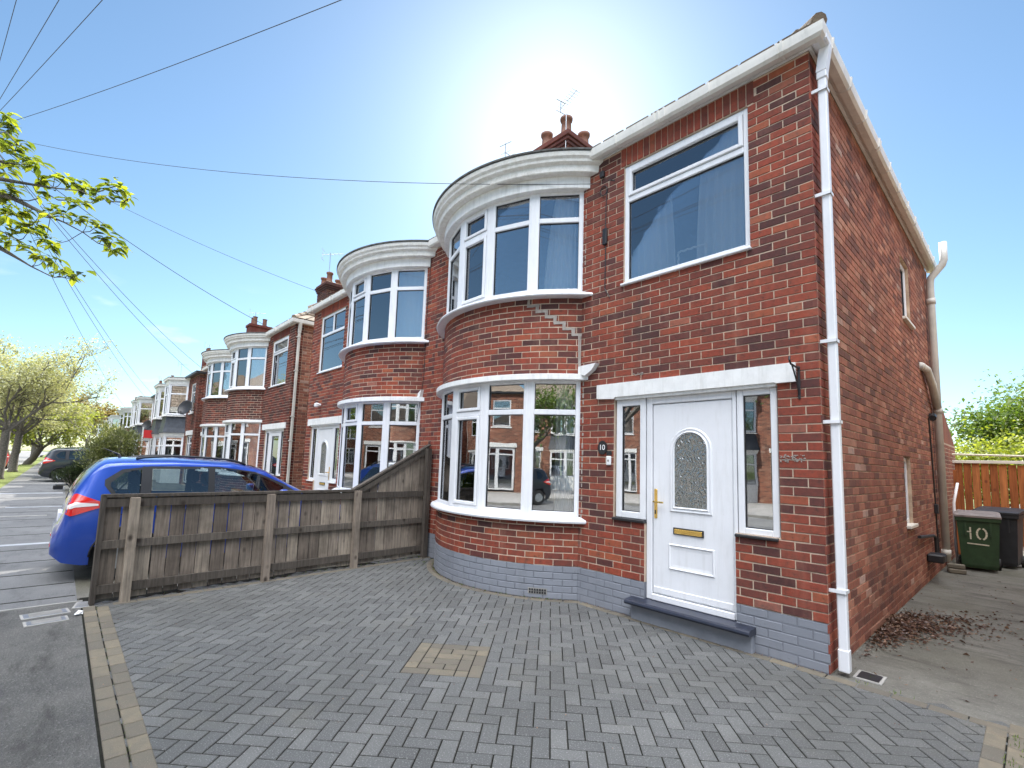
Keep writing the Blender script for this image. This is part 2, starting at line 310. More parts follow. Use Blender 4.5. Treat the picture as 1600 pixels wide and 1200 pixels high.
# ------------------------------------------------------------------ mesh helpers
class MB:
    def __init__(s, fn=None): s.v = []; s.f = []; s.r = []; s.m = []; s.fn = fn
    def add(s, vs, fs, r=.5, m=0):
        b = len(s.v)
        s.v += [s.fn(*p) for p in vs] if s.fn else [tuple(p) for p in vs]
        s.f += [tuple(b+i for i in f) for f in fs]; s.r += [r]*len(fs); s.m += [m]*len(fs)
    def box(s, x0, x1, y0, y1, z0, z1, r=.5, m=0, bev=0):
        if bev:
            b = min(bev, (x1-x0)*.45, (y1-y0)*.45, (z1-z0)*.45); vs = []; idx = {}
            for i, x in enumerate((x0, x1)):
                for j, y in enumerate((y0, y1)):
                    for k, z in enumerate((z0, z1)):
                        sx, sy, sz = (1-2*i)*b, (1-2*j)*b, (1-2*k)*b
                        for a, q in enumerate(((x, y+sy, z+sz), (x+sx, y, z+sz), (x+sx, y+sy, z))):
                            idx[(i, j, k, a)] = len(vs); vs.append(q)
            g = lambda *q: idx[q]; fs = []
            for i in (0, 1):
                fs.append([g(i, 0, 0, 0), g(i, 1, 0, 0), g(i, 1, 1, 0), g(i, 0, 1, 0)])
                fs.append([g(0, i, 0, 1), g(1, i, 0, 1), g(1, i, 1, 1), g(0, i, 1, 1)])
                fs.append([g(0, 0, i, 2), g(1, 0, i, 2), g(1, 1, i, 2), g(0, 1, i, 2)])
            for i in (0, 1):
                for j in (0, 1):
                    fs.append([g(i, j, 0, 0), g(i, j, 1, 0), g(i, j, 1, 1), g(i, j, 0, 1)])
                    fs.append([g(i, 0, j, 0), g(i, 1, j, 0), g(i, 1, j, 2), g(i, 0, j, 2)])
                    fs.append([g(0, i, j, 1), g(1, i, j, 1), g(1, i, j, 2), g(0, i, j, 2)])
                    for k in (0, 1): fs.append([g(i, j, k, 0), g(i, j, k, 1), g(i, j, k, 2)])
            s.add(vs, fs, r, m)
        else:
            s.add([(x0, y0, z0), (x1, y0, z0), (x1, y1, z0), (x0, y1, z0), (x0, y0, z1), (x1, y0, z1), (x1, y1, z1), (x0, y1, z1)],
                  [(0, 3, 2, 1), (4, 5, 6, 7), (0, 1, 5, 4), (1, 2, 6, 5), (2, 3, 7, 6), (3, 0, 4, 7)], r, m)
    def prism(s, poly, d0, d1, axis='y', r=.5, m=0):       # poly of 2-D points swept along an axis
        n = len(poly); f = {'y': lambda a, b, c: (a, c, b), 'x': lambda a, b, c: (c, a, b), 'z': lambda a, b, c: (a, b, c)}[axis]
        s.add([f(a, b, d0) for a, b in poly]+[f(a, b, d1) for a, b in poly],
              [tuple(range(n)), tuple(range(2*n-1, n-1, -1))]+[(i, (i+1) % n, n+(i+1) % n, n+i) for i in range(n)], r, m)
    def tube(s, pts, rad_, n=8, r=.5, m=0, cap=True):
        pts = [Vector(p) for p in pts]; rs = rad_ if isinstance(rad_, (list, tuple)) else [rad_]*len(pts)
        vs = []; fs = []; up = Vector((0, 0, 1)); prev = None
        for i, p in enumerate(pts):
            d = (pts[min(i+1, len(pts)-1)]-pts[max(i-1, 0)]).normalized()
            if prev is None: a = d.orthogonal().normalized()
            else:
                a = prev-d*prev.dot(d)
                a = a.normalized() if a.length > 1e-6 else d.orthogonal().normalized()
            prev = a; b = d.cross(a)
            for k in range(n):
                t = 2*PI*k/n; q = p+(a*math.cos(t)+b*math.sin(t))*rs[i]; vs.append(tuple(q))
        for i in range(len(pts)-1):
            for k in range(n): fs.append((i*n+k, i*n+(k+1) % n, (i+1)*n+(k+1) % n, (i+1)*n+k))
        if cap: fs.append(tuple(range(n-1, -1, -1))); fs.append(tuple(range((len(pts)-1)*n, len(pts)*n)))
        s.add(vs, fs, r, m)
    def lathe(s, prof, c, a0=0, a1=2*PI, n=24, r=.5, m=0, closed=True):  # prof: (R, z) swept round c
        full = abs(a1-a0-2*PI) < 1e-6; k = n if full else n+1; L = len(prof); vs = []; fs = []
        for i in range(k):
            a = a0+(a1-a0)*i/n
            for R, z in prof: vs.append((c[0]+R*math.sin(a), c[1]-R*math.cos(a), c[2]+z))
        for i in range(n):
            j = (i+1) % k
            for q in range(L if closed else L-1): fs.append((i*L+q, j*L+q, j*L+(q+1) % L, i*L+(q+1) % L))
        if not full and closed: fs.append(tuple(range(L))); fs.append(tuple(range(k*L-1, (k-1)*L-1, -1)))
        s.add(vs, fs, r, m)
    def loc(s, o, ux, a0, a1, d0, d1, z0, z1, r=.5, m=0, bev=0):        # box in a facet's frame; d = distance outwards
        n = (ux[1], -ux[0]); q = MB(); q.box(a0, a1, d0, d1, z0, z1, bev=bev)
        s.add([(o[0]+ux[0]*a+n[0]*d, o[1]+ux[1]*a+n[1]*d, z) for a, d, z in q.v], q.f, r, m)
    def build(s, name, mat, parent=None, smooth=False, recalc=True, mirror=None, origin=None):
        me = bpy.data.meshes.new(name)
        vs = s.v
        if mirror is not None: vs = [(2*mirror-x, y, z) for x, y, z in vs]
        o3 = Vector((0, 0, 0))
        if parent is not None: o3 = gl(parent)
        elif origin is not None: o3 = Vector(origin)
        vs = [(x-o3[0], y-o3[1], z-o3[2]) for x, y, z in vs]
        me.from_pydata(vs, [], s.f)
        for q in (mat if isinstance(mat, (list, tuple)) else [mat]): me.materials.append(MAT[q])
        at = me.attributes.new('rnd', 'FLOAT', 'FACE'); at.data.foreach_set('value', s.r)
        me.polygons.foreach_set('material_index', s.m)
        if recalc or mirror is not None:
            bm = bmesh.new(); bm.from_mesh(me); bmesh.ops.recalc_face_normals(bm, faces=bm.faces); bm.to_mesh(me); bm.free()
        if smooth: me.polygons.foreach_set('use_smooth', [True]*len(me.polygons))
        me.update()
        ob = bpy.data.objects.new(name, me); C.objects.link(ob)
        if parent is not None: ob.parent = parent
        elif origin is not None: ob.location = origin
        return ob
GL = {}
def gl(o):           # world position of a thing's / part's origin (parts sit at their thing's origin)
    p = Vector((0, 0, 0))
    while o is not None: p += o.location; o = o.parent
    return p
def thing(name, label, cat, loc=(0, 0, 0), group=None):
    o = bpy.data.objects.new(name, None); C.objects.link(o); o.location = loc; o.empty_display_size = .2
    o['label'] = label; o['category'] = cat
    if group: o['group'] = group
    return o
def tag(o, label, cat, group=None):
    o['label'] = label; o['category'] = cat
    if group: o['group'] = group
    return o
def struct(o): o['kind'] = 'structure'; return o
def copy_tree(o, parent=None):
    c = o.copy(); C.objects.link(c)
    if parent is not None: c.parent = parent
    for ch in list(o.children): copy_tree(ch, c)
    return c
def sag(a, b, s, n=24):
    a, b = Vector(a), Vector(b); return [tuple(a.lerp(b, i/n)-Vector((0, 0, 4*s*(i/n)*(1-i/n)))) for i in range(n+1)]

# ------------------------------------------------------------------ brickwork
def flatP(y0=0.0): return lambda s, off: (s, y0-off)
BCX, BCY = -3.925, 1.27
def bayP(R): return lambda s, off: (BCX+(R+off)*math.sin(s/R), BCY-(R+off)*math.cos(s/R))
def sideP(x0=0.0): return lambda s, off: (x0+off, s)
def brickrnd(rg, lo, hi):
    x = rg.random()
    return lo+(hi-lo)*x
def bricks(mb, P, s0, s1, z0, z1, ops=(), anchor=0.0, pitch=.225, seed=1, corner=None, lo=0, hi=1, row0=0, inset=None, curved=False, flush=.0):
    rg = random.Random(seed); n = int(round((z1-z0)/.075))
    for r in range(n):
        zb = z0+r*.075+.005; zt = min(zb+.065, z1-.002); zm = (zb+zt)/2; odd = (r+row0) % 2
        iv = [(s0 if inset is None or not odd else s0, s1)]
        for (a, b, c, d) in ops:
            if c < zm < d:
                nv = []
                for (p, q) in iv:
                    if b <= p or a >= q: nv.append((p, q)); continue
                    if a > p: nv.append((p, a))
                    if b < q: nv.append((b, q))
                iv = nv
        ph = anchor-(pitch/2 if odd else 0)
        if corner == 'start': ph = anchor+(0.0 if odd else .1125); 
        for (p, q) in iv:
            k0 = int(math.floor((p-ph)/pitch))-1; k1 = int(math.ceil((q-ph)/pitch))+1
            for k in range(k0, k1):
                a = ph+k*pitch+.005; b = a+.215
                ca, cb = a < p+.004, b > q-.004
                a2, b2 = max(a, p+(.001 if ca else 0)), min(b, q-(.001 if cb else 0))
                if b2-a2 < .025: continue
                th = .012
                if ca and p > s0+1e-4 or cb and q < s1-1e-4: th = .10
                if corner == 'end' and cb and abs(q-s1) < 1e-4 and not odd: th = .10
                if corner == 'start' and ca and abs(p-s0) < 1e-4: th = .10 if odd else .012
                if corner == 'start' and abs(p-s0) < 1e-4 and a2 < p+.02: 
                    if odd: a2 = p+.014
                off = rg.uniform(-.0015, .0018)+flush; v = brickrnd(rg, lo, hi); e = .003; j = .0022
                j1, j2, j3, j4 = [rg.uniform(-j, j) for _ in range(4)]
                A = [(a2, zb+j1), (b2, zb+j2), (b2, zt+j3), (a2, zt+j4)]
                I = [(a2+e, zb+e+j1), (b2-e, zb+e+j2), (b2-e, zt-e+j3), (a2+e, zt-e+j4)]
                vs = [(*P(s, off), z) for s, z in I]+[(*P(s, off-.003), z) for s, z in A]+[(*P(s, off-th), z) for s, z in A]
                mb.add(vs, [(0, 1, 2, 3)]+[(i, (i+1) % 4, 4+(i+1) % 4, 4+i) for i in range(4)]+[(4+i, 4+(i+1) % 4, 8+(i+1) % 4, 8+i) for i in range(4)], v, 0)
def backing(mb, P, s0, s1, z0, z1, ops=(), off=-.006, m=1, ds=None):
    ss = {s0, s1}; zs = {z0, z1}
    for a, b, c, d in ops:
        for x in (a, b):
            if s0 < x < s1: ss.add(x)
        for x in (c, d):
            if z0 < x < z1: zs.add(x)
    if ds:
        k = int((s1-s0)/ds)+1
        for i in range(k): ss.add(s0+(s1-s0)*i/k)
    ss = sorted(ss); zs = sorted(zs)
    for i in range(len(ss)-1):
        for j in range(len(zs)-1):
            sm, zm = (ss[i]+ss[i+1])/2, (zs[j]+zs[j+1])/2
            if any(a < sm < b and c < zm < d for a, b, c, d in ops): continue
            mb.add([(*P(ss[i], off), zs[j]), (*P(ss[i+1], off), zs[j]), (*P(ss[i+1], off), zs[j+1]), (*P(ss[i], off), zs[j+1])], [(0, 1, 2, 3)], .5, m)
    inn = lambda x, z: any(a < x < b and c < z < d for a, b, c, d in ops) or not (z0 < z < z1) or not (s0 < x < s1)
    for a, b, c, d in ops:      # reveals, only where the opening meets wall
        a, b, c, d = max(a, s0), min(b, s1), max(c, z0), min(d, z1)
        if a >= b or c >= d: continue
        ed = []
        for i in range(len(zs)-1):
            if zs[i] >= c-1e-6 and zs[i+1] <= d+1e-6:
                zm = (zs[i]+zs[i+1])/2
                if not inn(a-.002, zm): ed.append(((a, zs[i]), (a, zs[i+1])))
                if not inn(b+.002, zm): ed.append(((b, zs[i]), (b, zs[i+1])))
        for i in range(len(ss)-1):
            if ss[i] >= a-1e-6 and ss[i+1] <= b+1e-6:
                xm = (ss[i]+ss[i+1])/2
                if not inn(xm, c-.002): ed.append(((ss[i], c), (ss[i+1], c)))
                if not inn(xm, d+.002): ed.append(((ss[i], d), (ss[i+1], d)))
        for (q0, q1) in ed:
            mb.add([(*P(q0[0], off), q0[1]), (*P(q1[0], off), q1[1]), (*P(q1[0], off-.12), q1[1]), (*P(q0[0], off-.12), q0[1])], [(0, 1, 2, 3)], .5, m)

# ------------------------------------------------------------------ windows
def facet_frame(mb, panes, o, ux, w, z0, z1, tz, opener=None, fr=.05, d0=-.06, d1=0.0, top_open=False, cols=1, topcols=None):
    """one light of a window: outer frame, transom at tz (or None), optional thicker sash bars; panes gets (o,ux,a0,a1,z0,z1)"""
    mb.loc(o, ux, 0, fr, d0, d1, z0, z1, bev=.006); mb.loc(o, ux, w-fr, w, d0, d1, z0, z1, bev=.006)
    mb.loc(o, ux, fr, w-fr, d0, d1-.001, z0, z0+fr, bev=.006); mb.loc(o, ux, fr, w-fr, d0, d1-.001, z1-fr, z1, bev=.006)
    areas = []
    if tz:
        mb.loc(o, ux, fr, w-fr, d0, d1-.001, tz-.032, tz+.032, bev=.006)
        areas = [(z0+fr, tz-.032, 'low'), (tz+.032, z1-fr, 'top')]
    else: areas = [(z0+fr, z1-fr, 'low')]
    for a, b, k in areas:
        op = opener == 'both' or opener == k
        nc = (topcols if (k == 'top' and topcols) else cols)
        cw = (w-2*fr-(nc-1)*.06)/nc
        for c in range(nc):
            x0 = fr+c*(cw+.06); x1 = x0+cw
            if c: mb.loc(o, ux, x0-.06, x0, d0, d1-.001, a, b, bev=.006)
            i = 0.0
            if op:
                i = .045
                mb.loc(o, ux, x0+.003, x0+i, d0, d1+.016, a+.003, b-.003, bev=.007); mb.loc(o, ux, x1-i, x1-.003, d0, d1+.016, a+.003, b-.003, bev=.007)
                mb.loc(o, ux, x0+i, x1-i, d0, d1+.015, a+.003, a+i, bev=.007); mb.loc(o, ux, x0+i, x1-i, d0, d1+.015, b-i, b-.003, bev=.007)
            panes.append((o, ux, x0+i-.004, x1-i+.004, a+i-.004, b-i+.004))
            g = .006                                                      # black glazing gasket
            for q in ((x0+i, x0+i+g, a+i, b-i), (x1-i-g, x1-i, a+i, b-i), (x0+i, x1-i, a+i, a+i+g), (x0+i, x1-i, b-i-g, b-i)):
                mb.loc(o, ux, q[0], q[1], d0+.01, d1-.02, q[2], q[3], m=1)
def add_panes(panes, parent, mir, d=-.032, mat='glass'):
    for (o, ux, a0, a1, z0, z1) in panes:
        g = MB(); g.loc(o, ux, a0, a1, d-.006, d, z0, z1); g.build('pane', mat, parent, mirror=mir)
def bay_window(house, z0, z1, tz, mir, R=1.90, openers=None):
    mb = MB(); panes = []
    vt = [(-48.5+19.4*i) for i in range(6)]
    P = [(BCX+R*math.sin(rad(a)), BCY-R*math.cos(rad(a))) for a in vt]
    for i in range(5):
        a, b = Vector(P[i]), Vector(P[i+1]); ux = (b-a).normalized(); w = (b-a).length; e = .022
        o = a+ux*e
        facet_frame(mb, panes, tuple(o), tuple(ux), w-2*e, z0, z1, tz, opener=(openers or {}).get(i))
    for i in range(6):
        a = rad(vt[i]); ux = (math.cos(a), math.sin(a)); mb.loc(P[i], ux, -.03, .03, -.06, -.008, z0, z1, bev=.004)
    w = mb.build('bay_window', ['upvc', 'black_plastic'], house, mirror=mir)
    add_panes(panes, w, mir); return w
def sector(mb, prof, m=0, n=40, r=.5):
    """profile swept round the bay, stopping at the house wall"""
    vs = []; fs = []; L = len(prof)
    for i in range(n+1):
        for R, z in prof:
            am = math.acos(min(.999, BCY/R))-.002
            a = -am+2*am*i/n; vs.append((BCX+R*math.sin(a), BCY-R*math.cos(a), z))
    for i in range(n):
        for q in range(L): fs.append((i*L+q, (i+1)*L+q, (i+1)*L+(q+1) % L, i*L+(q+1) % L))
    fs.append(tuple(range(L))); fs.append(tuple(range((n+1)*L-1, n*L-1, -1)))
    mb.add(vs, fs, r, m)
def curtain_mesh(pts, z0, z1, amp=.03, waves=9, gather=1.0, n=70, mz=10, bottom=1.0):
    """hanging cloth between two plan points, gathered towards the first one lower down"""
    mb = MB(); a, b = Vector(pts[0]), Vector(pts[1]); d = (b-a); nn = Vector((d.y, -d.x)).normalized(); vs = []; fs = []
    for j in range(mz+1):
        z = z1+(z0-z1)*j/mz; t = j/mz; wd = 1+(bottom-1)*math.sin(t*PI/2)
        for i in range(n+1):
            u = i/n; p = a+d*u*wd+nn*amp*(math.sin(u*waves*2*PI+.5*math.sin(u*7))*(.7+.3*t)+.4*math.sin(u*waves*5.1))
            vs.append((p.x, p.y, z))
    for j in range(mz):
        for i in range(n): fs.append((j*(n+1)+i, j*(n+1)+i+1, (j+1)*(n+1)+i+1, (j+1)*(n+1)+i))
    mb.add(vs, fs); return mb
# ------------------------------------------------------------------ the semi-detached houses
ZE = 5.268; DEP = 6.77
def gutter_profile():
    return [(.0, .0), (.03, -.018), (.09, -.022), (.115, .0), (.122, .05), (.125, .088), (.112, .088), (.105, .02), (.03, .01), (.012, .085), (0, .088)]
def build_house(label, mir=None, dx=0, o=None):
    o = o or {}
    hx = -2.85 if mir is None else 2*mir+2.85
    H = thing('brick_house', label, 'house', (hx, 0, 0), 'brick houses along the street')
    extra = []
    B = lambda mb, name, mat, par=H, **k: mb.build(name, mat, par, mirror=mir, **k)
    sd_ = o.get('seed', 1); fb = o.get('brick', 'brick')
    # facade: openings (x0, x1, z0, z1)
    door = (-2.03, -.33, .985, 2.30); dlow = (-1.64, -.71, 0.0, .985); win = (-1.92, -.53, 3.595, 5.035); sold = (-1.97, -.475, 5.035, ZE)
    bayhole = (-5.335, -2.517, 0, ZE)
    ops = [door, dlow, win, bayhole]
    w = MB(); P = flatP()
    bricks(w, P, -5.70, -5.335, .375, ZE, (), 0, seed=sd_+7, row0=1); backing(w, P, -5.70, -5.335, .375, ZE); B(w, 'wall', [fb, 'mortar']); w = MB()
    bricks(w, P, -2.517, 0, .375, ZE, ops+[sold], 0, seed=sd_, corner='end', row0=1)
    x = sold[0]+.004
    rg = random.Random(sd_+9)
    while x < sold[1]-.06:
        w.box(x+.005, x+.07, -.002-rg.random()*.002, .01, 5.04, 5.258, r=rg.random()*.7+.25, bev=.003); x += .075
    backing(w, P, -2.517, 0, .375, ZE, ops)
    B(w, 'wall', [fb, 'mortar'])
    pl = MB(); bricks(pl, P, -5.70, 0, 0, .375, ops, 0, seed=sd_+1, corner='end', flush=-.001); backing(pl, P, -5.70, 0, -.12, .375, ops, off=-.0035)
    bp_ = bayP(1.90); sm = 1.90*math.acos(BCY/1.90)
    bricks(pl, bp_, -sm, sm, 0, .375, (), 0.07, seed=sd_+2, flush=.0); backing(pl, bp_, -sm, sm, -.12, .375, (), off=-.007, ds=.04)
    B(pl, 'plinth', ['plinth', 'mortar_plinth'] if o.get('plinth', True) else [fb, 'mortar'])
    # bay brickwork
    bw = MB()
    bricks(bw, bp_, -sm, sm, .375, .90, (), .07, seed=sd_+3, row0=1); backing(bw, bp_, -sm, sm, .375, .90, ds=.04)
    B(bw, 'bay_wall', [fb, 'mortar']); bw = MB()
    bricks(bw, bp_, -sm, sm, 2.62, 3.595, (), .07, seed=sd_+4, lo=0, hi=1); backing(bw, bp_, -sm, sm, 2.56, 3.60, ds=.04)
    # bottom course over the window is dark
    B(bw, 'bay_wall', [fb, 'mortar'])
    # side wall
    s = MB(); SP = sideP()
    wins = [(3.55, 4.05, .90, 1.80), (4.05, 4.75, 3.78, 4.72)] if mir is None else []
    bricks(s, SP, 0, .2225, 0, ZE, (), 0, seed=sd_+5, corner='start', row0=0)
    B(s, 'corner_brickwork', [fb, 'mortar'])
    s = MB()
    if mir is None and not o.get('plain_side'):
        bricks(s, SP, .2275, DEP, 0, ZE, wins, .2275, seed=sd_+6, lo=0, hi=1)
    backing(s, SP, 0, DEP, -.12, ZE, wins)
    s.box(-5.7, -.0, DEP-.02, DEP, -.1, ZE, m=1); 
    B(s, 'side_wall', ['brick_side', 'mortar_side'])
    # rooms
    r = MB()
    for z0, z1 in ((-.02, .18), (2.50, 2.60), (5.15, 5.20)): r.box(-5.62, -.14, .13, 3.1, z0, z1, m=1 if z0 < 5 else 0)
    for z0, z1 in ((.18, 2.50), (2.60, 5.15)):
        r.box(-5.62, -.14, 3.0, 3.1, z0, z1); r.box(-2.36, -2.28, .2, 3.0, z0, z1); r.box(-.2, -.14, .14, 3.0, z0, z1); r.box(-5.68, -5.62, .13, 3.0, z0, z1)
    B(r, 'room', ['interior', 'carpet'])
    # roof (hipped at the outer side)
    ov = .10; tp = .66; yr = DEP/2; rz = ZE+.10; zr = rz+tp*(yr+ov); hx0 = ov-(yr+ov)
    f = MB()
    A_, B_, C_, D_ = (-5.7, -ov, rz), (ov, -ov, rz), (hx0, yr, zr), (-5.7, yr, zr)
    E_, F_ = (ov, DEP+ov, rz), (-5.7, DEP+ov, rz)
    f.add([A_, B_, C_, D_], [(0, 1, 2, 3)], .5); f.add([B_, E_, C_], [(0, 1, 2)], .5); f.add([E_, F_, D_, C_], [(0, 1, 2, 3)], .5); f.add([A_, B_, E_, F_], [(3, 2, 1, 0)], .5)
    rg = random.Random(sd_+20)
    def slope(p0, p1, q0, q1, nrow):
        p0, p1, q0, q1 = map(Vector, (p0, p1, q0, q1)); nrm = (p1-p0).cross(q0-p0).normalized()
        if nrm.z < 0: nrm = -nrm
        for i in range(nrow):
            a, b = i/nrow, (i+1)/nrow+.004
            l0, l1 = p0.lerp(q0, a), p1.lerp(q1, a); u0, u1 = p0.lerp(q0, min(1, b)), p1.lerp(q1, min(1, b))
            n = max(1, int((l1-l0).length/.31))
            for k in range(n):
                c, d = k/n+.003, (k+1)/n-.003
                t = [l0.lerp(l1, c)+nrm*.045, l0.lerp(l1, d)+nrm*.045, u0.lerp(u1, d)+nrm*.012, u0.lerp(u1, c)+nrm*.012]
                bt = [l0.lerp(l1, c)+nrm*.015, l0.lerp(l1, d)+nrm*.015]
                f.add([tuple(v) for v in t+bt], [(0, 1, 2, 3), (0, 4, 5, 1)], rg.random())
    nr = 15 if not o.get('far') else 8
    slope(A_, B_, D_, C_, nr); slope(B_, E_, C_, C_, nr)
    roof = B(f, 'roof', o.get('tile', 'tile'))
    h = MB(); Bv, Cv = Vector(B_), Vector(C_); n = 16
    for i in range(n):
        a = Bv.lerp(Cv, i/n-.004); b = Bv.lerp(Cv, (i+1)/n); h.tube([a+Vector((0, 0, .03)), b+Vector((0, 0, .015))], [.07, .062], n=10, r=rg.random())
    for i in range(8):
        x0 = hx0+(-5.7-hx0)*i/8; x1 = hx0+(-5.7-hx0)*(i+1)/8; h.tube([(x0, yr, zr+.03), (x1, yr, zr+.02)], [.115, .10], n=10, r=rg.random())
    B(h, 'ridge_tile', o.get('tile', 'tile'), par=roof)
    # fascia + gutters
    f = MB()
    f.box(-2.40, .030, -.028, .0, ZE-.002, ZE+.10); f.box(.0, .028, .0005, DEP+.1, ZE-.002, ZE+.10); B(f, 'fascia', 'white_paint')
    f = MB(); f.box(-5.699, -5.44, -.028, 0, ZE-.002, ZE+.10); B(f, 'fascia', 'white_paint')
    g = MB(); gp = gutter_profile(); z0 = ZE+.005
    L = len(gp)
    pts = [(-2.30, 'f'), (.0, 'c')]
    vs = []; 
    for (a, b) in gp: vs.append((-2.32, -.03-a, z0+b))
    for (a, b) in gp: vs.append((.03+a, -.03-a, z0+b))
    for (a, b) in gp: vs.append((.03+a, DEP+.12, z0+b-.01))
    g.add(vs, [(i, L+i, L+(i+1) % L, (i+1) % L) for i in range(L)]+[(L+i, 2*L+i, 2*L+(i+1) % L, L+(i+1) % L) for i in range(L)]+[tuple(range(L)), tuple(range(3*L-1, 2*L-1, -1))])
    gt = B(g, 'gutter', 'gutter'); g = MB()
    if True:
        vs = []
        for (a, b) in gp: vs.append((-5.70, -.03-a, z0+b))
        for (a, b) in gp: vs.append((-5.48, -.03-a, z0+b))
        g.add(vs, [(i, L+i, L+(i+1) % L, (i+1) % L) for i in range(L)]+[tuple(range(L)), tuple(range(2*L-1, L-1, -1))])
    B(g, 'gutter', 'gutter')
    gp2 = [(a*1.12-.003, b-.006 if b < .04 else b+.004) for a, b in gp[:6]]
    def clip(x=None, y=None, wd=.018):
        g = MB()
        for q in range(len(gp2)-1):
            (a, b), (c, d) = gp2[q], gp2[q+1]
            if x is not None: g.add([(x, -.03-a, z0+b), (x+wd, -.03-a, z0+b), (x+wd, -.03-c, z0+d), (x, -.03-c, z0+d), (x, -.03-a*.9, z0+b+.006), (x+wd, -.03-a*.9, z0+b+.006), (x+wd, -.03-c*.9, z0+d+.006), (x, -.03-c*.9, z0+d+.006)], [(0, 1, 2, 3), (4, 5, 6, 7), (0, 1, 5, 4), (2, 3, 7, 6), (0, 3, 7, 4), (1, 2, 6, 5)])
            else: g.add([(.03+a, y, z0+b), (.03+a, y+wd, z0+b), (.03+c, y+wd, z0+d), (.03+c, y, z0+d), (.03+a*.9, y, z0+b+.006), (.03+a*.9, y+wd, z0+b+.006), (.03+c*.9, y+wd, z0+d+.006), (.03+c*.9, y, z0+d+.006)], [(0, 1, 2, 3), (4, 5, 6, 7), (0, 1, 5, 4), (2, 3, 7, 6), (0, 3, 7, 4), (1, 2, 6, 5)])
        B(g, 'gutter_bracket', 'gutter', par=gt)
    for x in (-1.95, -1.45, -1.40, -1.33, -.85, -.22, -.18): clip(x=x)
    y = .12
    while y < DEP: clip(y=y); y += .62
    for y in (2.0, 2.05, 4.4, 4.45): clip(y=y)
    # downpipe
    if not o.get('no_pipe'):
        d = MB(); pz = 4.98
        pm = 'upvc' if not o.get('pipe') else o['pipe']
        d.box(.045, .11, .045, .11, .10, pz, bev=.008); d.box(.038, .117, .038, .117, pz, pz+.07, bev=.008)
        d.prism([(.038, pz+.07), (.117, pz+.07), (.15, ZE), (.07, ZE)], .038, .117, 'y'); d.box(.040, .150, -.06, .12, ZE-.015, ZE+.05, bev=.01)
        d.box(.040, .115, .040, .115, .03, .20, bev=.008)
        dp = B(d, 'downpipe', pm)
        for z in (.62, 1.95, 2.62, 3.9, 4.86):
            c = MB(); c.box(.0, .118, .028, .034, z, z+.028); c.box(.036, .118, .030, .044, z, z+.026); c.box(.110, .118, .03, .118, z, z+.026); c.box(-.03, .04, .03, .05, z+.004, z+.022, bev=.003)
            B(c, 'pipe_clip', pm, par=dp)
    # bay joinery
    m = MB(); sector(m, [(1.80, .885), (1.985, .875), (1.992, .895), (1.985, .915), (1.92, .945), (1.80, .95)]); B(m, 'bay_sill', 'upvc')
    bay_window(H, .945, 2.575, 2.176, mir, openers={2: 'both'} if mir is None else {2: 'top'})
    m = MB(); sector(m, [(1.80, 2.565), (1.965, 2.555), (1.985, 2.562), (1.985, 2.625), (1.93, 2.64), (1.80, 2.64)]); B(m, 'bay_lintel', 'white_paint')
    m = MB(); sector(m, [(1.80, 3.585), (2.02, 3.585), (2.03, 3.60), (2.02, 3.622), (1.92, 3.668), (1.80, 3.675)]); B(m, 'bay_sill', 'upvc')
    bay_window(H, 3.665, 4.995, 4.61, mir, openers={2: 'both'} if mir is None else {2: 'top'})
    m = MB(); sector(m, [(1.78, 4.985), (1.965, 4.975), (1.975, 4.98), (1.975, 5.135), (1.80, 5.15)]); B(m, 'bay_fascia', 'white_paint')
    m = MB(); sector(m, [(1.80, 5.13), (2.06, 5.125), (2.075, 5.135), (2.08, 5.21), (2.11, 5.225), (2.125, 5.235), (2.13, 5.265), (2.155, 5.29), (2.165, 5.33), (2.16, 5.345), (1.80, 5.345)]); B(m, 'bay_cornice', 'old_paint')
    m = MB(); rg = random.Random(sd_+3)
    sector(m, [(1.0, 5.40), (1.9, 5.37), (2.165, 5.348), (2.18, 5.352), (2.182, 5.372), (2.15, 5.385), (1.9, 5.42), (1.0, 5.55)]); B(m, 'bay_roof', 'felt')
    # front window, its sill
    m = MB(); pn = []
    facet_frame(m, pn, (-1.92, .022), (1, 0), 1.39, 3.615, 5.03, 4.62 if mir is None else 4.55, opener='top' if mir is None else None, fr=.05, topcols=None if mir is None else 2)
    wn = B(m, 'window', ['upvc', 'black_plastic']); add_panes(pn, wn, mir)
    m = MB(); m.box(-1.945, -.515, -.035, .06, 3.588, 3.616, bev=.008); B(m, 'sill', 'upvc', par=wn)
    # lintel over the door
    m = MB(); m.prism([(-2.25, 2.315), (-2.02, 2.30), (-2.0, 2.318), (-.345, 2.318), (-.325, 2.31), (-.176, 2.31), (-.176, 2.475), (-2.25, 2.475)], -.032, .05, 'y'); m.box(-2.01, -.335, -.012, .05, 2.285, 2.32, bev=.006)
    B(m, 'lintel', 'white_paint')
    # door set
    y0, y1 = .035, .10
    dm = MB(); m_ = dm
    def bar(x0, x1, z0, z1, d=0.0, b=.006): m_.box(x0, x1, y0-d, y1, z0, z1, bev=b)
    bar(-1.635, -1.57, .215, 2.285); bar(-.735, -.70, .215, 2.285); bar(-1.57, -.735, 2.215, 2.285); bar(-1.57, -.735, .215, .275, .012)
    leafx0, leafx1, lz0, lz1 = -1.565, -.74, .28, 2.21
    if o.get('door', 'arch') == 'arch':
        m_.box(leafx0, leafx1, y0+.012, y1-.01, lz0, lz1, bev=.008)
        m_.box(leafx0+.012, leafx1-.012, y0+.004, y0+.014, lz0+.012, lz0+.07, bev=.004)
    DR = B(dm, 'door', 'upvc')
